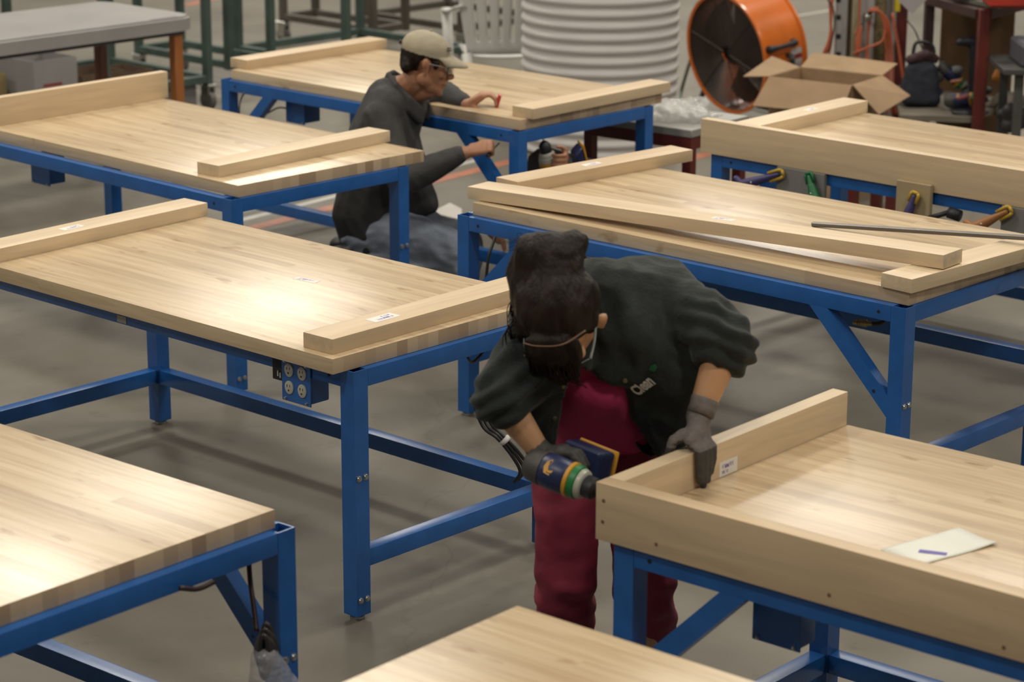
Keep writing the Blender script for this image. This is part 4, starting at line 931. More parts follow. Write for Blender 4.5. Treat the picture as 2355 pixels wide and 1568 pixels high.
# ---------------------------------------------------------------- grey covered table, upper left
gz = .85
A = ground(0, 92, gz); B = ground(425, 36, gz); Bd = (B-A).normalized(); A = A - Bd*.9; back = V((-Bd.y, Bd.x, 0))
gt = thing('padded_table', 'table under a grey padded cover at the upper left corner', 'table', (B.x, B.y, 0), math.atan2(Bd.y, Bd.x))
Lg = (B-A).length; Dg = .78
b = NB()
out = [(-Lg, 0), (0, 0), (.06, .03), (.085, .10), (.085, Dg-.08), (.05, Dg), (-Lg, Dg)]
prism(b, out, lambda u, v, d: (u, v, d), gz-.078, gz-.004)
es = [e for e in b.edges if abs(e.verts[0].co.z-e.verts[1].co.z) < 1e-4 and e.verts[0].co.z > gz-.01]; bmesh.ops.bevel(b, geom=es, offset=.012, segments=3, affect='EDGES')
obj('cover', b, mat('grey_vinyl', (.30, .285, .275), .42, var=.10, vscale=3, bump=.05, bscale=20), gt, angle=40)
b = NB(); box(b, -Lg, .02, .03, Dg-.04, gz-.10, gz-.0785); obj('frame', b, mat('dark_frame', (.10, .09, .085), .6, var=.2), gt)
OCH = mat('orange_brown_wood', (.36, .125, .03), .5, var=.2, stretch=(1, 1, .2)); BRN = mat('red_brown_wood', (.12, .045, .025), .55, var=.25); TAUPE = mat('taupe_wood', (.13, .105, .09), .6, var=.2)
for u, v, m_ in ((-.045, .03, OCH), (-.045, Dg-.12, BRN), (-.95, .45, BRN), (-1.45, .40, TAUPE), (-Lg+.05, .03, OCH), (-Lg+.05, Dg-.12, OCH)):
    b = NB(); box(b, u, u+.052, v, v+.052, 0, gz-.10, .003); obj('leg', b, m_, gt, angle=40)
b = NB(); box(b, -.20, -.03, .015, .045, gz-.0042, gz-.0034); o = obj('scuff_print', b, mat('dull_violet_print', (.18, .15, .17), .6, var=.3), gt)
# cartons below it
def carton(name, label, px, py, z, w, d, h, rz, m, open_top=True, band=None, name_cat='box'):
    p = ground(px, py, z); t = thing(name, label, name_cat, (p.x, p.y, 0), R_(rz))
    t.location.z = z - h if z - h > .02 else 0
    hh = z - t.location.z; b = NB(); w_ = .004
    box(b, 0, w, 0, w_, 0, hh); box(b, 0, w, d-w_, d, 0, hh); box(b, 0, w_, w_, d-w_, 0, hh); box(b, w-w_, w, w_, d-w_, 0, hh); box(b, w_, w-w_, w_, d-w_, 0, w_)
    obj('walls', b, m, t)
    if open_top:
        b = NB(); box(b, w_+.004, w-w_-.004, w_+.004, d-w_-.004, w_+.001, hh*.72, .01); obj('contents', b, mat('dark_parts', (.035, .028, .024), .6, var=.5, vscale=30, bump=.6, bscale=40), t)
    if band:
        for (u0, u1, z0, z1) in band:
            b = NB(); box(b, u0, u1, -.0012, 0, z0, z1); obj('printed_mark', b, mat('red_print', (.25, .02, .02), .6, var=.2), t)
    return t
WCARD = mat('white_carton', (.27, .255, .25), .7, var=.06)
carton('carton', 'white carton with a red printed bar under the grey covered table', 77, 143, .42, .30, .34, .42, 47, WCARD, band=((.06, .22, .10, .14), (.06, .19, .27, .285), (.08, .16, .235, .25)))
carton('carton', 'tan cardboard carton at the left edge under the grey covered table', -75, 182, .34, .26, .26, .34, 47, mat('yellow_card', (.27, .20, .09), .75, var=.1))
carton('carton', 'low dark open tray right of the white carton', 190, 175, .28, .30, .30, .20, 47, mat('brown_card', (.13, .08, .05), .75, var=.15))
carton('carton', 'small grey tray in front of the dark tray under the table', 165, 212, .20, .24, .14, .14, 47, mat('grey_card', (.22, .21, .2), .7, var=.1))
carton('carton', 'brown tray of parts behind the tall standing board', 262, 172, .22, .30, .30, .16, 47, mat('brown_card', (.13, .08, .05), .75))
carton('carton', 'grey crate on the floor beside the orange leg of the covered table', 384, 190, .20, .22, .25, .20, 47, mat('grey_crate', (.16, .15, .145), .6, var=.15))
# dark machine edge in the top-left corner
b = NB(); box(b, -4.6, -3.32, 15.2, 15.9, 1.18, 1.30, .02); box(b, -3.45, -3.36, 15.3, 15.42, 1.05, 1.18, .01); box(b, -4.5, -4.4, 15.3, 15.8, 0, 1.18); box(b, -3.5, -3.42, 15.6, 15.7, 0, 1.18)
b.free()
# ---------------------------------------------------------------- steel carts in the background
def cart(label, px, py, Ll, Ls, yaw, m, casters=(0,), H=1.35, zb=.16, posts=(0, 1, 2, 3), sgn=1):
    """open frame on wheels; corner 0 stands at the photo pixel, long side runs away to the left, short side sgn*away"""
    p = ground(px, py, zb); t = thing('steel_cart', label, 'cart', (p.x, p.y, 0), R_(yaw), 'open steel frame carts')
    C = [(0, 0), (-Ll, 0), (-Ll, sgn*Ls), (0, sgn*Ls)]; w = .048
    for i in posts:
        b = NB(); x, y = C[i]; box(b, x-w/2, x+w/2, y-w/2, y+w/2, zb, H, .003); obj('post', b, m, t, angle=40)
    for zz in (zb+.03, H-.02):
        for i in range(4):
            (x0, y0), (x1, y1) = C[i], C[(i+1) % 4]; d = V((x1-x0, y1-y0, 0)).normalized()
            b = NB(); bars(b, V((x0, y0, zz)) + d*w/2, V((x1, y1, zz)) - d*w/2, w*.95, w*.95); obj('rail', b, m, t)
    for i in casters:
        x, y = C[i]; c = V((x, y, 0))
        b = NB(); box(b, x-.05, x+.05, y-.035, y+.035, zb-.012, zb-.001, .003); box(b, x-.035, x+.035, y-.026, y-.020, .05, zb-.012); box(b, x-.035, x+.035, y+.020, y+.026, .05, zb-.012)
        cs = obj('caster', b, STEEL, t)
        b = NB(); lathe(b, [(.02, -.018), (.058, -.017), (.0605, 0), (.058, .017), (.02, .018)], Matrix.Translation((x, y, .0605)) @ Matrix.Rotation(PI/2, 4, 'X'), 24); obj('wheel', b, mat('grey_wheel', (.11, .10, .095), .5, var=.2), cs, angle=50)
    return t
cart('dark green steel cart on casters behind the grey covered table', 478, 192, .95, .75, -44, GREEN, (0, 1, 2, 3), sgn=-1)
cart('green steel cart whose front post stands at the left end of the far board', 527, 160, .90, .34, -44, GREEN, (1, 2, 3), sgn=1)
cart('green and brown steel cart behind the bench with the kneeling man', 797, 165, 1.02, 1.05, -44, GREEN, (1, 2), sgn=1, zb=.18)
cart("grey brown steel cart directly behind the kneeling man's cap", 1062, 75, .95, .80, -44, GREYSTEEL, (0, 1, 3), sgn=1)
cart('brown steel cart frame between the green carts and the white chair', 858, 80, .92, .30, -44, GREYSTEEL, (0, 1), sgn=1, zb=.16)
# machine edge
t = thing('machine_bed', 'dark machine bed at the very top left corner', 'machine', (-3.45, 14.6, 0), R_(47))
b = NB(); box(b, -1.6, .02, 0, .8, 1.02, 1.10, .02); obj('bed', b, mat('dark_iron', (.045, .05, .042), .5, var=.3), t)
for u, v in ((-.14, .05), (-1.5, .05), (-.14, .70), (-1.5, .70)):
    b = NB(); box(b, u, u+.10, v, v+.08, 0, 1.02, .01); obj('foot', b, mat('dark_iron', (.045, .05, .042), .5), t)
# ---------------------------------------------------------------- foam roll
c = V((.48, 13.45, 0)); rr = .437; prof = [(rr*.96, 0.0)]
z = .02
while z < 2.0:
    for k in range(8):
        a = 2*PI*k/8; prof.append((rr - .0075*(1-math.cos(a)), z + .064*k/8))
    z += .064
prof.append((rr*.97, z)); prof.append((.09, z + .003)); prof.append((.08, z - .03))
b = NB(); lathe(b, prof, Matrix.Translation(c), 96)
tag(obj('foam_roll', b, mat('white_foam', (.56, .535, .52), .55, var=.04, vscale=5, bump=.06, bscale=60), None, True), 'tall standing roll of white ribbed packing foam', 'roll')
# ---------------------------------------------------------------- white garden chair
ch = thing('garden_chair', 'white moulded plastic armchair left of the foam roll', 'chair', (-.06, 14.20, 0), R_(188))
def seatz(x, y): return .42 - .02*math.cos(x*5) - .015*(y+.2)
b = NB(); q = {}
for i in range(11):
    for j in range(9):
        x = -.23 + .46*i/10; y = -.22 + .44*j/8; q[i, j] = b.verts.new((x, y, .43 - .03*(1-(x/.25)**2)*(1-((y)/.3)**2) + (.02 if j == 0 else 0)*0))
for i in range(10):
    for j in range(8): b.faces.new((q[i, j], q[i+1, j], q[i+1, j+1], q[i, j+1]))
s = obj('seat', b, WHITE, ch, True); md = s.modifiers.new('s', 'SOLIDIFY'); md.thickness = .012
b = NB(); q = {}
nb = 31; nz = 14
for i in range(nb):
    for j in range(nz):
        a = (i/(nb-1) - .5)*2; t_ = j/(nz-1); z = .43 + .46*t_ + .05*t_*(1-a*a); hw = .225 + .075*t_; x = a*hw
        y = .20 + .10*t_ - .085*a*a*(.4+t_*.8)
        if j == nz-1: y += .035
        q[i, j] = b.verts.new((x, y, z))
for i in range(nb-1):
    for j in range(nz-1):
        slot = (2 <= j <= 9) and (i % 4 == 1) and 3 <= i <= 27
        if not slot: b.faces.new((q[i, j], q[i+1, j], q[i+1, j+1], q[i, j+1]))
s = obj('backrest', b, WHITE, ch, True); md = s.modifiers.new('s', 'SOLIDIFY'); md.thickness = .012
for sx in (-1, 1):
    b = NB(); path = spline([(sx*.27, .22, .72), (sx*.305, .10, .68), (sx*.31, -.10, .655), (sx*.30, -.24, .63)], 6); q = []
    for k, p in enumerate(path): q.append([b.verts.new(p + V((d*.03, 0, -.006*abs(d)))) for d in (-1, 0, 1)])
    for A_, B_ in zip(q, q[1:]):
        for k in range(2): b.faces.new((A_[k], A_[k+1], B_[k+1], B_[k]))
    s = obj('armrest', b, WHITE, ch, True); md = s.modifiers.new('s', 'SOLIDIFY'); md.thickness = .014
    for (x0, y0, z0, x1, y1) in ((.30, -.24, .635, .275, -.30), (.235, .22, .44, .27, .33)):
        b = NB(); tube(b, [(sx*x0, y0, z0), (sx*(x0-.02), (y0+y1)/2, z0*.5), (sx*x1, y1, 0)], [.032, .027, .022], 10); obj('leg', b, WHITE, ch, True)
# ---------------------------------------------------------------- drum fan
fc = spot(1668, 124, 14.1); fa = V((-.80, -.55, -.14)).normalized(); rad = .345; dep = .315
fan = thing('drum_fan', 'orange drum fan with black handle on its side', 'fan', (fc.x + .15, fc.y + .1, 0))
FM = frame_of(-fa).to_4x4(); FM.translation = fc          # local z runs from grille to rear
def fpart(nm, bm_, m, par=None, ang=45):
    bmesh.ops.transform(bm_, matrix=FM, verts=bm_.verts[:]); o = obj(nm, bm_, m, None, angle=ang); world_child(o, fan)
    if par: o.parent = par; o.matrix_parent_inverse = Matrix.Identity(4)
    return o
b = NB(); lathe(b, [(rad-.008, .002), (rad+.010, 0), (rad+.012, .012), (rad, .02), (rad, dep-.02), (rad+.012, dep-.012), (rad+.010, dep), (rad-.008, dep-.002), (rad-.008, .002)], None, 72, cap=False); drum = fpart('drum', b, ORANGE)
b = NB()
for k in range(44): 
    r = .05 + k*(rad-.06)/43; tube(b, [(r*math.cos(a*2*PI/48), r*math.sin(a*2*PI/48), .012) for a in range(48)], .0024, 5, closed=True)
for k in range(6):
    a = k*PI/3 + .3; tube(b, [(.03*math.cos(a), .03*math.sin(a), .010), ((rad-.008)*math.cos(a), (rad-.008)*math.sin(a), .010)], .003, 6)
fpart('front_grille', b, mat('dull_wire', (.06, .045, .038), .5, metal=.3, var=.2))
b = NB()
for k in range(16):
    r = .06 + k*(rad-.07)/15; tube(b, [(r*math.cos(a*2*PI/40), r*math.sin(a*2*PI/40), dep-.012) for a in range(40)], .0025, 5, closed=True)
for k in range(8):
    a = k*PI/4; tube(b, [(.04*math.cos(a), .04*math.sin(a), dep-.010), ((rad-.008)*math.cos(a), (rad-.008)*math.sin(a), dep-.010)], .003, 6)
fpart('rear_grille', b, MATS['dull_wire'])
b = NB(); lathe(b, [(.0, .03), (.06, .035), (.075, .05), (.075, .20), (.05, .23)], None, 28); fpart('motor', b, mat('motor_black', (.025, .022, .02), .5, var=.2))
for k in range(3):
    b = NB(); q = {}
    for i in range(8):
        for j in range(6):
            r = .07 + (rad-.105)*i/7; a = k*2*PI/3 + .4 + (j/5-.5)*(1.15 + .25*i/7); q[i, j] = b.verts.new((r*math.cos(a), r*math.sin(a), .10 + (j/5-.5)*.10))
    for i in range(7):
        for j in range(5): b.faces.new((q[i, j], q[i+1, j], q[i+1, j+1], q[i, j+1]))
    o = fpart('blade', b, mat('rusty_blade', (.13, .035, .02), .5, metal=.2, var=.25)); md = o.modifiers.new('s', 'SOLIDIFY'); md.thickness = .003
# handle and warning label on the side facing us
FI = FM.inverted(); camd = (FI.to_3x3() @ (V((0, 0, CAM_Z)) - fc)); ac = math.atan2(camd.y, camd.x)
upd = FI.to_3x3() @ V((0, 0, 1)); 
best = min((((pixel(FM @ V((rad*math.cos(a), rad*math.sin(a), .135))) - V((1772, 110))).length + (1000 if (FM.to_3x3() @ V((math.cos(a), math.sin(a), 0))).dot(V((0, 0, CAM_Z)) - fc) < 0 else 0), a) for a in [i*PI/180 for i in range(360)]))
ah = best[1]
sgn_up = 1 if (FM.to_3x3() @ V((-math.sin(ah), math.cos(ah), 0))).z > 0 else -1
def drumpt(a, h, lift): return V(((rad+lift)*math.cos(a), (rad+lift)*math.sin(a), h))
b = NB(); tube(b, [drumpt(ah, .045, .0), drumpt(ah, .048, .022), drumpt(ah, .09, .034), drumpt(ah, .18, .034), drumpt(ah, .222, .022), drumpt(ah, .225, .0)], [.024, .022, .013, .013, .022, .024], 12); hd2 = fpart('handle', b, BLACK)
for h in (.046, .224):
    b = NB(); tube(b, [drumpt(ah, h, .02), drumpt(ah, h, .028)], .011, 12); fpart('handle_bolt', b, STEEL, hd2)
def curved(a0, a1, h0, h1, lift):
    q = NB(); vs = {}
    for i in range(9):
        for j in (0, 1): vs[i, j] = q.verts.new(drumpt(a0 + (a1-a0)*i/8, h0 if j == 0 else h1, lift))
    for i in range(8): q.faces.new((vs[i, 0], vs[i+1, 0], vs[i+1, 1], vs[i, 1]))
    return q
lb_ = fpart('warning_label', curved(ah - sgn_up*.10, ah - sgn_up*.72, .205, .280, .0008), mat('label_white', (.5, .49, .47), .5, var=.04))
fpart('red_band', curved(ah - sgn_up*.20, ah - sgn_up*.28, .205, .280, .0016), mat('red_print', (.25, .02, .02), .6), lb_)
fpart('fine_print', curved(ah - sgn_up*.36, ah - sgn_up*.66, .213, .272, .0016), mat('grey_print', (.36, .35, .37), .6, var=.3, vscale=200), lb_)
# stand
ctr = FM @ V((0, 0, dep*.55)); side = fa.cross(V((0, 0, 1))).normalized(); fw = V((fa.x, fa.y, 0)).normalized()
b = NB()
for s_ in (-1, 1):
    pv = ctr + side*s_*(rad+.04); tube(b, [ctr + side*s_*(rad-.002), pv], .014, 10)
    tube(b, spline([pv, pv + V((0, 0, -.18)) - fw*.02, V((pv.x, pv.y, .10)) + fw*.03, V((pv.x, pv.y, .028)) + fw*.16, V((pv.x, pv.y, .024)) + fw*.42], 6), .016, 12)
    tube(b, [V((pv.x, pv.y, .16)) + fw*.02, V((pv.x, pv.y, .024)) - fw*.34], .015, 12)
for k in (.40, -.32): tube(b, [V((ctr.x, ctr.y, .024)) + fw*k - side*(rad+.04), V((ctr.x, ctr.y, .024)) + fw*k + side*(rad+.04)], .014, 12)
o = obj('stand', b, mat('black_tube', (.02, .025, .022), .4, var=.2), None, True); world_child(o, fan)
# hose behind the fan
b = NB(); tube(b, spline([spot(1632, 6, 14.6), spot(1612, 55, 14.6), spot(1590, 130, 14.6), spot(1572, 190, 14.6), spot(1566, 215, 14.6) , ground(1560, 262, .012)], 6), .011, 10)
tag(obj('air_hose', b, mat('sage_hose', (.16, .19, .155), .5, var=.1), None, True), 'pale green hose hanging left of the orange fan', 'hose')
# ---------------------------------------------------------------- open cardboard box
bz = .60
k0 = ground(1770, 176, bz); k1 = ground(1960, 196, bz); bxd = (k1-k0).normalized(); bw = (k1-k0).length; bd = .34
cb = thing('cardboard_box', 'open brown cardboard box with its flaps folded out', 'box', (k0.x, k0.y, 0), math.atan2(bxd.y, bxd.x))
w_ = .005; b = NB(); box(b, 0, bw, 0, w_, 0, bz); box(b, 0, bw, bd-w_, bd, 0, bz); box(b, 0, w_, w_, bd-w_, 0, bz); box(b, bw-w_, bw, w_, bd-w_, 0, bz); box(b, w_, bw-w_, w_, bd-w_, .0, w_)
obj('walls', b, CARD, cb)
def flap(pts):
    q = NB(); f = q.faces.new([q.verts.new(p) for p in pts]); n = f.normal.copy() if f.normal.length else V((0, 0, 1))
    o = obj('flap', q, CARD, cb); md = o.modifiers.new('s', 'SOLIDIFY'); md.thickness = .005; md.offset = 0
flap([(.0, -.003, bz), (bw, -.003, bz), (bw+.0, -.115, bz-.125), (-.03, -.115, bz-.135)])
flap([(-.003, 0, bz), (-.003, bd, bz), (-.155, bd-.02, bz+.045), (-.165, .03, bz-.02)])
flap([(bw+.003, 0, bz), (bw+.003, bd, bz), (bw+.15, bd+.02, bz-.09), (bw+.14, .02, bz-.135)])
flap([(0, bd+.003, bz), (bw, bd+.003, bz), (bw+.01, bd+.16, bz+.04), (-.01, bd+.16, bz+.055)])
# ---------------------------------------------------------------- small red table with crumpled plastic bag
rz_ = .62
q0 = ground(1590, 300, rz_); q1 = ground(1716, 268, rz_); rd = (q1-q0).normalized(); rw = (q1-q0).length + .02
rt = thing('small_table', 'low red steel table with grey top behind the bench boards', 'table', (q0.x, q0.y, 0), math.atan2(rd.y, rd.x))
b = NB(); box(b, 0, rw, 0, .60, rz_-.035, rz_, .003); obj('top', b, mat('grey_laminate', (.27, .265, .24), .4, var=.1), rt, angle=40)
b = NB()
for (x0, x1, y0, y1) in ((.005, rw-.005, .005, .04), (.005, rw-.005, .56, .595), (.005, .04, .04, .56), (rw-.04, rw-.005, .04, .56)): box(b, x0, x1, y0, y1, rz_-.09, rz_-.0355)
obj('apron', b, RED, rt)
for x, y in ((.005, .005), (rw-.05, .005), (.005, .55), (rw-.05, .55)):
    b = NB(); box(b, x, x+.045, y, y+.045, 0, rz_-.09); obj('leg', b, RED, rt)
b = NB(); rnd = random.Random(5)
tc_ = V((q0.x, q0.y, rz_)) + rd*rw*.45 + V((-rd.y, rd.x, 0))*.30
for i in range(9):
    d = V((rnd.uniform(-.16, .16), rnd.uniform(-.14, .14), 0)); hull(b, [(tc_ + d + V((0, 0, .03)), (rnd.uniform(.06, .11), rnd.uniform(.05, .09), .020 + rnd.random()*.035))])
hull(b, [(tc_ + V((.18, -.08, .02)), (.10, .05, .02))])
def crk(c): return .030*abs(noise.noise(V((c.x*26+c.y*14, c.y*9, c.z*14)))) + .012*abs(noise.noise(c*45)) - .014
o = fuse('plastic_bag', b, mat('clear_film', (.62, .62, .60), .10, alpha=.42, spec=1.0, var=.08, vscale=20, bump=.9, bscale=30), None, .009, 1, crk)
zm = min(v.co.z for v in o.data.vertices)
for v in o.data.vertices: v.co.z = max(v.co.z, rz_ + .001)
tag(o, 'crumpled clear plastic bag on the low red table', 'bag')
a_, c_ = spot(1946, 440, 11.35), spot(2036, 450, 11.25)
t = thing('low_stand', 'low red steel stand behind the bench with clamps, only its legs in view', 'stand', (a_.x, a_.y, 0), math.atan2(c_.y-a_.y, c_.x-a_.x))
lw = (V((c_.x, c_.y, 0)) - V((a_.x, a_.y, 0))).length
for u, v in ((0, 0), (lw, 0), (0, .30), (lw, .30)):
    b = NB(); box(b, u, u+.048, v, v+.048, 0, .38, .002); obj('leg', b, RED, t)
b = NB(); box(b, -.02, lw+.07, -.02, .37, .3805, .41, .003); obj('top', b, mat('grey_laminate', (.27, .265, .24), .4), t)
# ---------------------------------------------------------------- uprights with hanging cords
def upright(name, label, cat, px0, px1, py, y, m, h=2.3, dep_=.06, z0=0.0):
    a_ = spot(px0, 120, y); c_ = spot(px1, 120, y); b = NB(); box(b, a_.x, c_.x, y, y + dep_, z0, h, .003)
    o = obj(name, b, m, None, angle=40); tag(o, label, cat); return o
UY = 13.6
pst = upright('slotted_post', 'pale grey upright post with black square holes', 'post', 1920, 1946, 0, UY, mat('pale_grey_post', (.30, .29, .285), .5, var=.06), dep_=.05)
for py in (0, 40, 84, 125, 168, 208):
    p = spot(1928, py, UY); b = NB(); box(b, p.x-.014, p.x+.014, UY-.0015, UY+.0005, p.z-.014, p.z+.014); o = obj('square_hole', b, DARK, pst)
upright('wood_stud', 'dark olive wooden stud next to the slotted post', 'post', 1946, 1958, 0, UY+.06, mat('olive_wood', (.075, .06, .025), .7, var=.25))
upright('wood_stud', 'cream wooden stud left of the white panels', 'post', 1956, 1970, 0, UY+.03, mat('cream_wood', (.36, .31, .19), .6, var=.1))
upright('panel', 'white upright panel behind the orange cord loops', 'panel', 1970, 2011, 0, UY+.10, mat('white_panel', (.42, .40, .385), .6, var=.06))
upright('wood_stud', 'mottled gold brown stud between the white panels', 'post', 2010, 2034, 0, UY+.07, mat('mottled_wood', (.15, .115, .05), .7, var=.45, vscale=60))
upright('panel', 'narrow white upright panel beside the red post', 'panel', 2034, 2061, 0, UY+.11, mat('white_panel', (.42, .40, .385), .6))
upright('red_post', 'dark red steel post right of the hanging cords', 'post', 2062, 2084, 0, UY+.05, mat('dark_red_post', (.10, .016, .014), .5, var=.2), dep_=.08)
upright('yellow_level', 'yellow spirit level hung on the red post', 'tool', 2053, 2066, 0, UY-.02, mat('yellow_tool', (.55, .42, .02), .4, var=.08), z0=spot(2060, 26, UY).z, dep_=.03)
CORD = mat('orange_cord', (.50, .125, .055), .5, var=.12)
b = NB(); p = spot(1990, 33, UY+.08); tube(b, [p + V((0, .02, 0)), p + V((0, -.12, 0))], .010, 12); lathe(b, [(.0, 0), (.022, .002), (.024, .012), (.010, .02)], Matrix.Translation(p + V((0, -.11, 0))) @ Matrix.Rotation(PI/2, 4, 'X'), 20)
tag(obj('hook', b, STEEL, None, True), 'round grey hook holding the loops of orange cord', 'hook')
b = NB(); rnd = random.Random(11); hk = spot(1992, 30, UY)
def S_(px, py, dy=0.0): return spot(px, py, UY - .03 + dy)
for i in range(4):     # coils over the hook
    xo = 4*i; path = [S_(1980-3*i, 60+8*i), S_(1976-2*i, 110), S_(1968+5*i, 175, .01), S_(1974+6*i, 235, .02*i), S_(1988+3*i, 180, .03), S_(1995, 100, .04), S_(1998+i, 45, .03), S_(2000+2*i, 22-i, -.03)]
    tube(b, spline(path, 7), .0072, 8)
for i in range(3):
    path = [S_(1998, 26-i, -.03-.01*i), S_(2018+3*i, 20+4*i, -.04), S_(2034+5*i, 60-2*i, -.03), S_(2038+7*i, 130, -.02), S_(2036+9*i, 210, -.01), S_(2040+11*i, 262, 0)]
    tube(b, spline(path, 7), .0072, 8)
tube(b, spline([S_(1962, 123), S_(2000, 108, -.05), S_(2028, 95, -.06), S_(2036, 70, -.05)], 8), .0072, 8)
tube(b, spline([S_(1966, 82), S_(1974, 60), S_(1977, 20), S_(1978, -20)], 8), .006, 8)
tube(b, spline([S_(2052, 30, -.04), S_(2068, 120, -.04), S_(2080, 210, -.03), S_(2076, 262, -.02), S_(2068, 272, -.02)], 8), .0078, 8)
tag(obj('extension_cord', b, CORD, None, True), 'coiled orange extension cords looped over the grey hook', 'cord')
b = NB()
for i, (a0, a1, a2) in enumerate(((1918, 1910, 1892), (1914, 1906, 1886), (1906, 1912, 1904))):
    tube(b, spline([S_(a0, -20), S_(a0-8+6*i, 40), S_(a1, 92), S_(a2, 138), S_(a2+2, 150)], 7), .0065, 8)
tag(obj('extension_cord', b, CORD, None, True), 'orange cords hanging in front of the slotted post', 'cord')
b = NB(); tube(b, spline([S_(1902, -5), S_(1916, 20, -.03), S_(1919, 60, -.03), S_(1908, 110, -.02), S_(1896, 128), S_(1902, 146)], 8), .0045, 8)
tag(obj('black_cord', b, CABLE, None, True), 'thin black cord twisted among the hanging orange cords', 'cord')
b = NB(); tube(b, spline([spot(2072, 2, 13.2), spot(2086, 45, 13.2), spot(2104, 70, 13.1), spot(2120, 110, 13.1), spot(2136, 150, 13.0)], 8), .0042, 8)
tag(obj('black_cord', b, CABLE, None, True), 'black cable sloping down to the tool bag on the red rack', 'cord')
# ---------------------------------------------------------------- red rack at the right
RY = 12.6
ry = 13.2
rk = thing('tool_rack', 'dark red steel rack with a cardboard side panel at the right edge', 'rack', (2.45, RY, 0))
ztop = spot(2265, 22, RY).z
def rx(px, y): return spot(px, 150, y).x
def rbar(nm, x0, x1, y0, y1, z0, z1, m=RED, bev=.003):
    b = NB(); box(b, x0 - rk.location.x, x1 - rk.location.x, y0 - RY, y1 - RY, z0, z1, bev); return obj(nm, b, m, rk, angle=40)
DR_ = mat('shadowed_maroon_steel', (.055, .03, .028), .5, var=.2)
x_fr = rx(2246, RY); x_fr2 = rx(2272, RY); x_bl = rx(2122, ry); x_bl2 = rx(2144, ry)
rbar('post', x_fr, x_fr2, RY, RY+.055, 0, ztop)
rbar('post', x_bl, x_bl2, ry, ry+.05, 0, ztop, DR_)
rbar('post', x_fr+.42, x_fr+.475, ry, ry+.055, 0, ztop)
lx = x_bl - .02
b = NB(); prism(b, [(x_bl-rk.location.x, ry-RY), (x_fr2+.03-rk.location.x, -.01), (x_fr2+.45-rk.location.x, ry-RY-.01), (x_bl+.42-rk.location.x, ry-RY+.5)], lambda a, c, d: (a, c, d), ztop+.001, ztop+.022); obj('top_shelf', b, mat('grey_shelf', (.15, .155, .13), .5, var=.15), rk)
def rrail(p, q, z, m=RED, nm='rail', w=.05):
    b = NB(); o_ = V(rk.location); bars(b, V((p[0], p[1], z)) - o_, V((q[0], q[1], z)) - o_, w, w); return obj(nm, b, m, rk)
rrail((x_bl+.02, ry-.01), (x_fr+.01, RY+.06), ztop-.03, DR_)
rrail((x_fr+.05, RY+.06), (x_fr+.44, ry-.01), ztop-.03)
rrail((x_fr+.06, RY+.05), (x_fr+.30, RY+.34), .14)
zs_ = spot(2200, 262, 12.75).z
b = NB(); o_ = V(rk.location); prism(b, [(rx(2066, ry)-o_.x, ry-RY), (rx(2062, 12.9)-o_.x, 12.72-RY), (x_fr-.005-o_.x, RY+.06-RY), (x_fr-.005+.35-o_.x, ry-RY), (rx(2090, ry)-o_.x, ry+.45-RY)], lambda a, c, d: (a, c, d), zs_-.03, zs_); obj('low_shelf', b, mat('worn_shelf_board', (.19, .165, .13), .6, var=.2), rk)
# cardboard panel at the back
a_ = spot(2162, 120, 13.45); c_ = spot(2330, 120, 13.45); b = NB(); box(b, a_.x-o_.x, c_.x-o_.x, 13.45-RY, 13.47-RY, .05, ztop-.02); obj('cardboard_panel', b, mat('dark_cardboard', (.15, .085, .04), .8, var=.12), rk)
# tool bag, drills and tools on the low shelf
bg = thing('tool_bag', 'dark navy canvas tool bag standing on the low rack shelf', 'bag', tuple(spot(2118, 255, 12.95)), 0); bg.location.z = zs_
c0 = V((spot(2118, 200, 12.95).x, 12.95, zs_)); 
b = NB(); hull(b, [(c0 + V((-.065, 0, .04)), .035), (c0 + V((.075, .0, .04)), .035), (c0 + V((-.065, .14, .04)), .035), (c0 + V((.075, .14, .04)), .035), (c0 + V((-.055, .02, .20)), .03), (c0 + V((.06, .02, .20)), .03), (c0 + V((0, .1, .24)), .03)])
NAVC = mat('navy_canvas', (.018, .022, .034), .8, var=.25, vscale=25, bump=.2, bscale=80); 
o = fuse('bag_body', b, NAVC, bg, .008, 3, folds(.004, 18)); 
for v in o.data.vertices: v.co.z = max(v.co.z, zs_ + .001)
b = NB(); hull(b, [(c0 + V((-.06, .03, .25)), .024), (c0 + V((.02, .04, .275)), .026), (c0 + V((.075, .06, .25)), .026)]); fuse('flap', b, mat('plum_canvas', (.05, .022, .025), .8, var=.3), bg, .006, 2, folds(.006, 25))
b = NB(); tube(b, spline([c0 + V((-.04, .08, .25)), c0 + V((-.02, .09, .33)), c0 + V((.06, .09, .32)), c0 + V((.08, .08, .25))], 6), .010, 8); o = obj('carry_handle', b, BLACK, None, True); world_child(o, bg)
def clutter(name, label, cat, px, py, y, m, r=(.05, .05, .04), n=3, seed=1, zmin=None):
    rnd = random.Random(seed); c_ = spot(px, py, y); b = NB(); pr = None
    for i in range(n):
        d = V((rnd.uniform(-1, 1)*r[0], rnd.uniform(-1, 1)*r[1], rnd.uniform(-.6, .6)*r[2])); q = (c_ + d, (r[0]*rnd.uniform(.5, .8), r[1]*rnd.uniform(.5, .8), r[2]*rnd.uniform(.5, .8)))
        hull(b, [q] if pr is None else [pr, q]); pr = q
    o = fuse(name, b, m, None, .006, 2)
    lo = min(v.co.z for v in o.data.vertices); base = zs_ if zmin is None else zmin
    if base is not None and lo < base:
        for v in o.data.vertices: v.co.z = max(v.co.z, base + .001)
    tag(o, label, cat); return o
drill('cordless_drill', 'dark drill lying behind the navy tool bag on the rack', spot(2160, 148, 13.05) + V((0, 0, .0)), V((.75, -.1, -.65)), V((-.5, -.2, -.8)), .9)
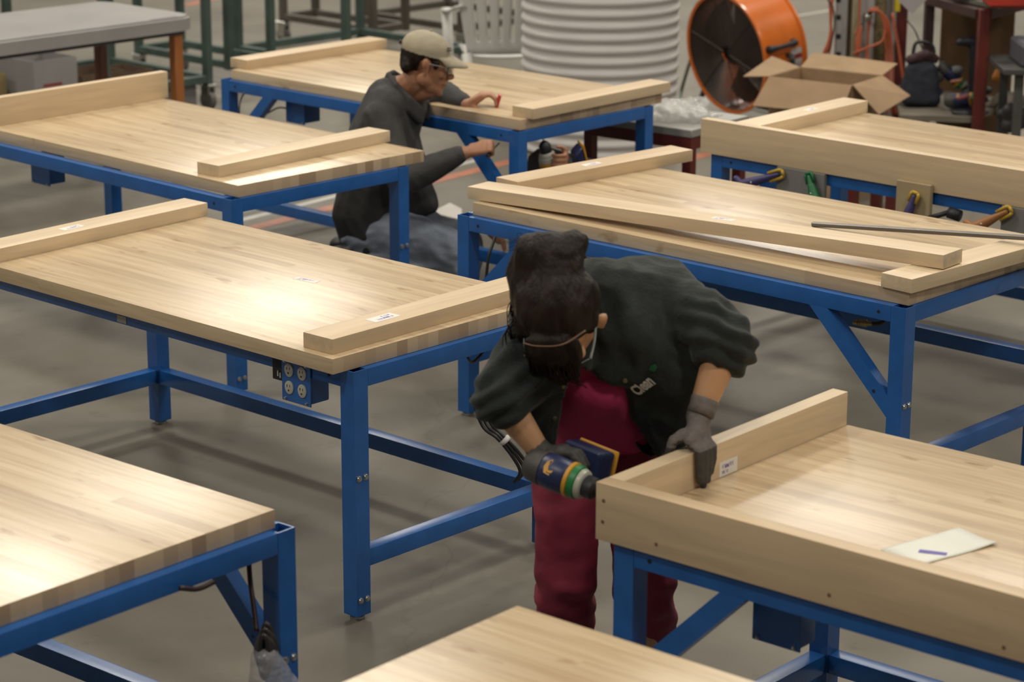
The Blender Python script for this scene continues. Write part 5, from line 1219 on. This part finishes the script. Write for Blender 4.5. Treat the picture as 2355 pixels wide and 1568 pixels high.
drill('cordless_drill', 'blue and yellow drill lying right of the navy tool bag', spot(2172, 232, 12.85), V((.9, -.4, .12)), V((.2, .9, -.25)), .95)
b = NB(); pA, pB = spot(2242, 96, 12.9), spot(2245, 215, 12.9); tube(b, spline([pA, (pA+pB)/2, pB], 4), [.030, .034, .034, .032, .034, .036, .036, .04, .042], 14); hull(b, [(pA + V((-.07, 0, .0)), .024), (pA, .032)]); hull(b, [(pA + V((-.085, 0, -.005)), .018), (pA + V((-.07, 0, 0)), .022)])
tag(fuse('screw_gun', b, mat('black_tool', (.014, .015, .02), .45, var=.2), None, .006, 2), 'black pistol shaped tool upright against the cardboard panel', 'tool')
clutter('power_tool', 'black power tool lying at the foot of the red rack post', 'tool', 2222, 262, 12.75, mat('black_tool', (.014, .015, .02), .45), (.09, .05, .035), 4, 2)
clutter('tool_battery', 'red battery among the black tools on the shelf', 'battery', 2212, 224, 12.72, mat('dull_red', (.16, .03, .03), .5, var=.15), (.035, .03, .02), 2, 4)
clutter('rag', 'greyish rag heaped on the tools behind the bag', 'rag', 2187, 165, 13.05, mat('grey_rag', (.16, .17, .18), .8, var=.25), (.05, .05, .04), 4, 6)
clutter('tape_roll', 'orange brown tape roll by the rag on the rack', 'tape', 2198, 186, 12.9, mat('amber_tape', (.28, .11, .05), .5, var=.15), (.025, .02, .018), 2, 8)
clutter('wrench_case', 'black tool case between the drills and the post', 'case', 2235, 205, 12.95, mat('black_case', (.018, .018, .02), .5, var=.2), (.07, .06, .04), 3, 9)
clutter('sack', 'pale sack with red print on the floor right of the red post', 'sack', 2292, 245, 13.0, mat('pale_sack', (.22, .19, .15), .8, var=.3), (.09, .08, .09), 4, 10, 0)
# bowl and papers on the rack top
b = NB(); p = spot(2222, 4, 12.9); lathe(b, [(.05, 0), (.09, .005), (.10, .04), (.095, .042), (.086, .010)], Matrix.Translation((p.x, p.y, ztop+.023)), 32)
tag(obj('dish', b, WHITE, None, True), 'white round dish on top of the red rack', 'dish')
p = spot(2098, 2, 13.0); b = NB(); box(b, -.06, .05, -.002, .002, -.05, .08, 0, Matrix.Translation(p) @ Matrix.Rotation(.75, 4, 'Y')); tag(obj('hanging_paper', b, mat('grey_paper', (.36, .34, .34), .7, var=.05)), 'tilted grey paper hanging left of the rack top', 'paper')
p = spot(2330, 4, 12.5); b = NB(); box(b, p.x-.12, p.x+.35, 12.5, 12.75, p.z-.03, p.z+.12, .01); tag(obj('red_bin', b, mat('bright_red_bin', (.38, .03, .015), .5, var=.2)), 'bright red bin at the top right corner', 'bin')
# side stand with grey bin
ss = thing('side_stand', 'dark stand holding a blue grey bin at the right edge', 'stand', (spot(2345, 150, 12.2).x + .12, 12.3, 0))
zb_ = spot(2330, 158, 12.2).z
b = NB(); box(b, -.20, .35, -.12, .35, zb_-.03, zb_, .004); obj('shelf', b, mat('dark_shelf', (.06, .058, .055), .5, var=.2), ss, angle=40)
for x in (-.13, .28):
    for y in (-.08, .30): 
        b = NB(); box(b, x, x+.04, y, y+.04, 0, zb_-.03); obj('leg', b, mat('dark_shelf', (.06, .058, .055), .5), ss)
b = NB(); box(b, ss.location.x-.105, ss.location.x+.25, 12.22, 12.55, zb_+.001, zb_+.115, .012); 
tag(obj('storage_bin', b, mat('blue_grey_bin', (.085, .09, .105), .5, var=.1)), 'blue grey bin on the dark stand at the right edge', 'bin')
clutter('orange_tool', 'orange yellow tool hanging behind the red post', 'tool', 2312, 172, 12.75, mat('amber_plastic', (.36, .13, .015), .5, var=.2), (.05, .03, .04), 3, 12, -1)
clutter('tool_heap', 'dark heap of cables at the lower right behind the bench', 'cables', 2348, 270, 12.5, mat('dark_cables', (.03, .03, .033), .5, var=.3), (.08, .06, .07), 5, 14, 0)
# ---------------------------------------------------------------- panels and clamps on the last bench
def P8(u, v, z): return bench_xy(T[8], u, v, z)
y8 = T[8].rotation_euler.z
def panel8(label, u0, u1, z0, z1, m, cat='panel', v0=-.058, th_=.02):
    b = NB(); box(b, u0, u1, v0, v0+th_, z0, z1, .002); o = obj('clamped_panel', b, m); o.location = (T[8].location.x, T[8].location.y, 0); o.rotation_euler = (0, 0, y8); tag(o, label, cat); return o
GREYPAN = mat('grey_panel', (.20, .195, .185), .6, var=.06); TANPAN = mat('tan_plywood', (.40, .31, .175), .65, var=.08)
panel8('grey panel clamped under the skirt near the left end of the rightmost bench', -1.449, -1.222, .50, .7335, GREYPAN, v0=-.053)
panel8('narrow tan plywood panel clamped over the skirt bottom', -.885, -.735, .48, .765, TANPAN, v0=-.067)
panel8('grey panel clamped at the right end of the skirted bench', -.440, .06, .45, .7335, GREYPAN, v0=-.053)
def clamp(label, a, j, vv, m1, m2):
    """plastic hand clamp: grip at (u,z)=a, jaw tip at j, standing off the bench front"""
    t = thing('spring_clamp', label, 'clamp', tuple(P8(j[0], vv, j[1])), 0, 'plastic clamps on the skirted bench')
    A_, J = P8(a[0], vv-.03, a[1]), P8(j[0], vv-.012, j[1]); d = (J-A_); n = d.cross(P8(0, 1, 0)-P8(0, 0, 0)).normalized()
    b = NB(); hull(b, [(A_, .024), (A_ + d*.55, .016)]); hull(b, [(A_ + d*.5, .016), (J - d*.05, .010)]); hull(b, [(A_ + n*.032 - d*.2, .014), (A_ - d*.1, .020)]); o = fuse('body', b, m1, t, .0035, 2)
    b = NB(); w = .016
    for s_ in (-1, 1): tube(b, [J - d*.30 + n*w*s_, J + d*.02 + n*w*s_, J + d*.10 + n*w*s_*.7], .0068, 8)
    tube(b, [J + d*.10 + n*w*.8, J + d*.10 - n*w*.8], .0068, 8); o = obj('jaw_pad', b, m2, None, True); world_child(o, t)
    b = NB(); tube(b, [A_ + d*.25 - (P8(0, 1, 0)-P8(0, 0, 0))*.02, A_ + d*.25 + (P8(0, 1, 0)-P8(0, 0, 0))*.028], .005, 8); o = obj('pivot', b, STEEL, None, True); world_child(o, t)
    return t
PUR = mat('purple_plastic', (.045, .035, .13), .45, var=.12); OCHP = mat('ochre_plastic', (.50, .32, .03), .45, var=.1); GRNP = mat('clamp_green', (.01, .12, .04), .45, var=.15); TANP = mat('orange_tan_plastic', (.33, .14, .045), .5, var=.12)
clamp('purple clamp with yellow jaw at the left edge of the grey panel', (-1.575, .648), (-1.425, .708), -.055, PUR, OCHP)
clamp('green plastic clamp on the right side of the grey panel', (-1.240, .640), (-1.285, .722), -.055, GRNP, GRNP)
clamp('purple clamp with yellow jaw on the tan panel', (-.812, .630), (-.793, .722), -.070, PUR, OCHP)
clamp('orange tan clamp with yellow jaw at the far right panel', (-.520, .645), (-.405, .720), -.055, TANP, OCHP)
b = NB(); tube(b, [P8(-.74, -.075, .640), P8(-.655, -.06, .676)], .010, 10); tube(b, [P8(-.655, -.06, .676), P8(-.61, -.055, .668)], .022, 12)
tag(obj('bar_clamp', b, BLACK, None, True), 'black bar clamp head sticking out right of the tan panel', 'clamp')
# ---------------------------------------------------------------- cables and fittings
def cable(label, pts, r=.0045, m=None, cat='cable', name='power_cable'):
    b = NB(); tube(b, spline(pts, 8), r, 8); o = obj(name, b, m or CABLE, None, True); tag(o, label, cat); return o
cable('thin black cable hanging under the left end of the bench with the kneeling man', [spot(562, 212, 11.05), spot(553, 232, 11.03), spot(550, 258, 11.0), spot(552, 300, 11.0)])
cable('black cable looping behind the hanging box under the far bench', [spot(612, 262, 11.4), spot(640, 248, 11.4), spot(664, 249, 11.4), spot(705, 246, 11.4)], .004)
e1 = bench_xy(T[1], -.02, .62, .70)
pts = [bench_xy(T[1], -.03, .55, .715), spot(1076, 822, 6.86), spot(1094, 828, 6.92), bench_xy(T[1], -.03, .70, .715)]
cable('black cable sagging under the right end of the bench with outlets', pts, .004)
cb1 = []
for k in range(3):
    o_ = V((.010*(k-1), .004*k, .006*(k-1)))
    cb1.append([spot(1092, 905, 6.95) + o_, spot(1118, 975, 6.93) + o_, spot(1150, 1005, 6.90) + o_*.7, spot(1185, 1045, 6.90) + o_*.9, spot(1204, 1080, 6.92) + o_, spot(1188, 1105, 6.95) + o_*.6])
t = thing('cable_bundle', 'bundle of black cords with a white tie hanging beside the drilling woman', 'cable', tuple(spot(1160, 1018, 6.9)))
for pts in cb1:
    b = NB(); tube(b, spline(pts, 8), .0055, 8); o = obj('cord', b, CABLE, None, True); world_child(o, t)
c_ = spot(1161, 1012, 6.897); dv = (spot(1170, 1024, 6.9) - spot(1150, 1002, 6.9)).normalized(); b = NB(); tube(b, [c_ - dv*.006, c_ + dv*.006], .018, 12); o = obj('white_tie', b, WHITE, None, True); world_child(o, t)
# cord coil on the near-left bench leg, bagged in plastic
L5 = bench_xy(T[5], -.045, .87, .45)
cable('dark cord running down the brace of the near left bench', [spot(572, 1290, 5.28), spot(576, 1340, 5.25), spot(584, 1400, 5.20), spot(590, 1450, 5.16)], .006, mat('brown_cord', (.03, .014, .012), .5, var=.2))
cable('dark cord sagging under the end rail of the near left bench', [spot(415, 1352, 4.95), spot(455, 1354, 5.0), spot(492, 1338, 5.05)], .006, mat('brown_cord', (.03, .014, .012), .5))
t = thing('cord_coil', 'black cord coil in a clear bag at the leg of the near left bench', 'cord', tuple(spot(608, 1500, 5.10)))
cc = spot(610, 1500, 5.12); b = NB()
for k in range(10):
    a = .10*k; tube(b, [cc + V((math.cos(q*PI/10)*(.010 + .0035*(k % 4)), .012*(k-3)*.7, math.sin(q*PI/10)*(.052 - .006*(k % 4)))) for q in range(20)], .006, 8, closed=True)
o = obj('cord', b, CABLE, None, True); world_child(o, t)
b = NB(); hull(b, [(cc + V((0, -.01, -.02)), (.034, .045, .04)), (cc + V((.0, -.0, -.15)), (.04, .05, .03)), (cc + V((.04, .0, -.10)), (.04, .05, .04))]); o = fuse('plastic_wrap', b, mat('thin_film', (.55, .55, .60), .12, alpha=.32, spec=.9, bump=.8, bscale=45), t, .006, 1, lambda c: .010*abs(noise.noise(c*26)))
# brass air fitting under the fourth bench
b = NB(); p = spot(1962, 741, 7.72); d = V((.82, -.5, .06)).normalized()
Fm = frame_of(d).to_4x4(); Fm.translation = p
lathe(b, [(.006, 0), (.008, .002), (.008, .012), (.010, .013), (.010, .018), (.008, .019), (.010, .020), (.010, .026), (.008, .027), (.011, .028), (.013, .034), (.013, .046), (.009, .048), (.006, .07)], Fm, 20)
tag(obj('air_fitting', b, mat('brass', (.30, .24, .12), .3, metal=.9, var=.1), None, angle=40), 'brass air hose fitting under the bench with the metal rod', 'fitting')
cable('short dark hose behind the brass fitting under the right bench', [p + d*.066, p + d*.10 + V((0, .01, .004)), p + d*.13 + V((0, .05, .02)), p + d*.14 + V((0, .12, .05))], .007, None, 'hose', 'air_hose')
cable('black cable hanging behind the brace of the bench with the metal rod', [spot(1140, 540, 8.9), spot(1134, 560, 8.88), spot(1124, 590, 8.86), spot(1118, 640, 8.85)], .006)
# ---------------------------------------------------------------- light: high-bay lamps of the hall
def lamp(loc, power, size=.9, col=(1, .93, .81), tgt=None, sy=None):
    l = bpy.data.lights.new('high_bay_lamp', 'AREA'); l.energy = power; l.color = col; l.shape = 'RECTANGLE'; l.size = size; l.size_y = sy or size
    o = bpy.data.objects.new('high_bay_lamp', l); COL.objects.link(o); o.location = loc
    d = (V(tgt) - V(loc)) if tgt else V((0, 0, -1)); o.rotation_euler = d.to_track_quat('-Z', 'Y').to_euler(); return o
for y, pw in ((2.0, 185), (9.0, 205), (15.0, 215)):
    for x in (-8.7, -2.9, 2.9, 8.7): lamp((x, y, 7.0), pw, 1.1)
for x, y, pw in ((-2.0, 26.2, 235), (-2.5, 21.8, 210), (2.3, 22.4, 260), (3.0, 36, 300), (-8.9, 22, 200), (8.6, 22, 260), (8.9, 32, 300), (-10, 36, 200)): lamp((x, y, 7.0), pw, 1.7)
W = bpy.data.worlds.new('hall'); sc.world = W; W.use_nodes = True
W.node_tree.nodes['Background'].inputs['Color'].default_value = (.95, .93, .88, 1); W.node_tree.nodes['Background'].inputs['Strength'].default_value = .10
sc.view_settings.view_transform = 'Standard'; sc.view_settings.look = 'None'; sc.view_settings.gamma = 1; sc.view_settings.use_curve_mapping = False
sc.view_settings.exposure = -0.18
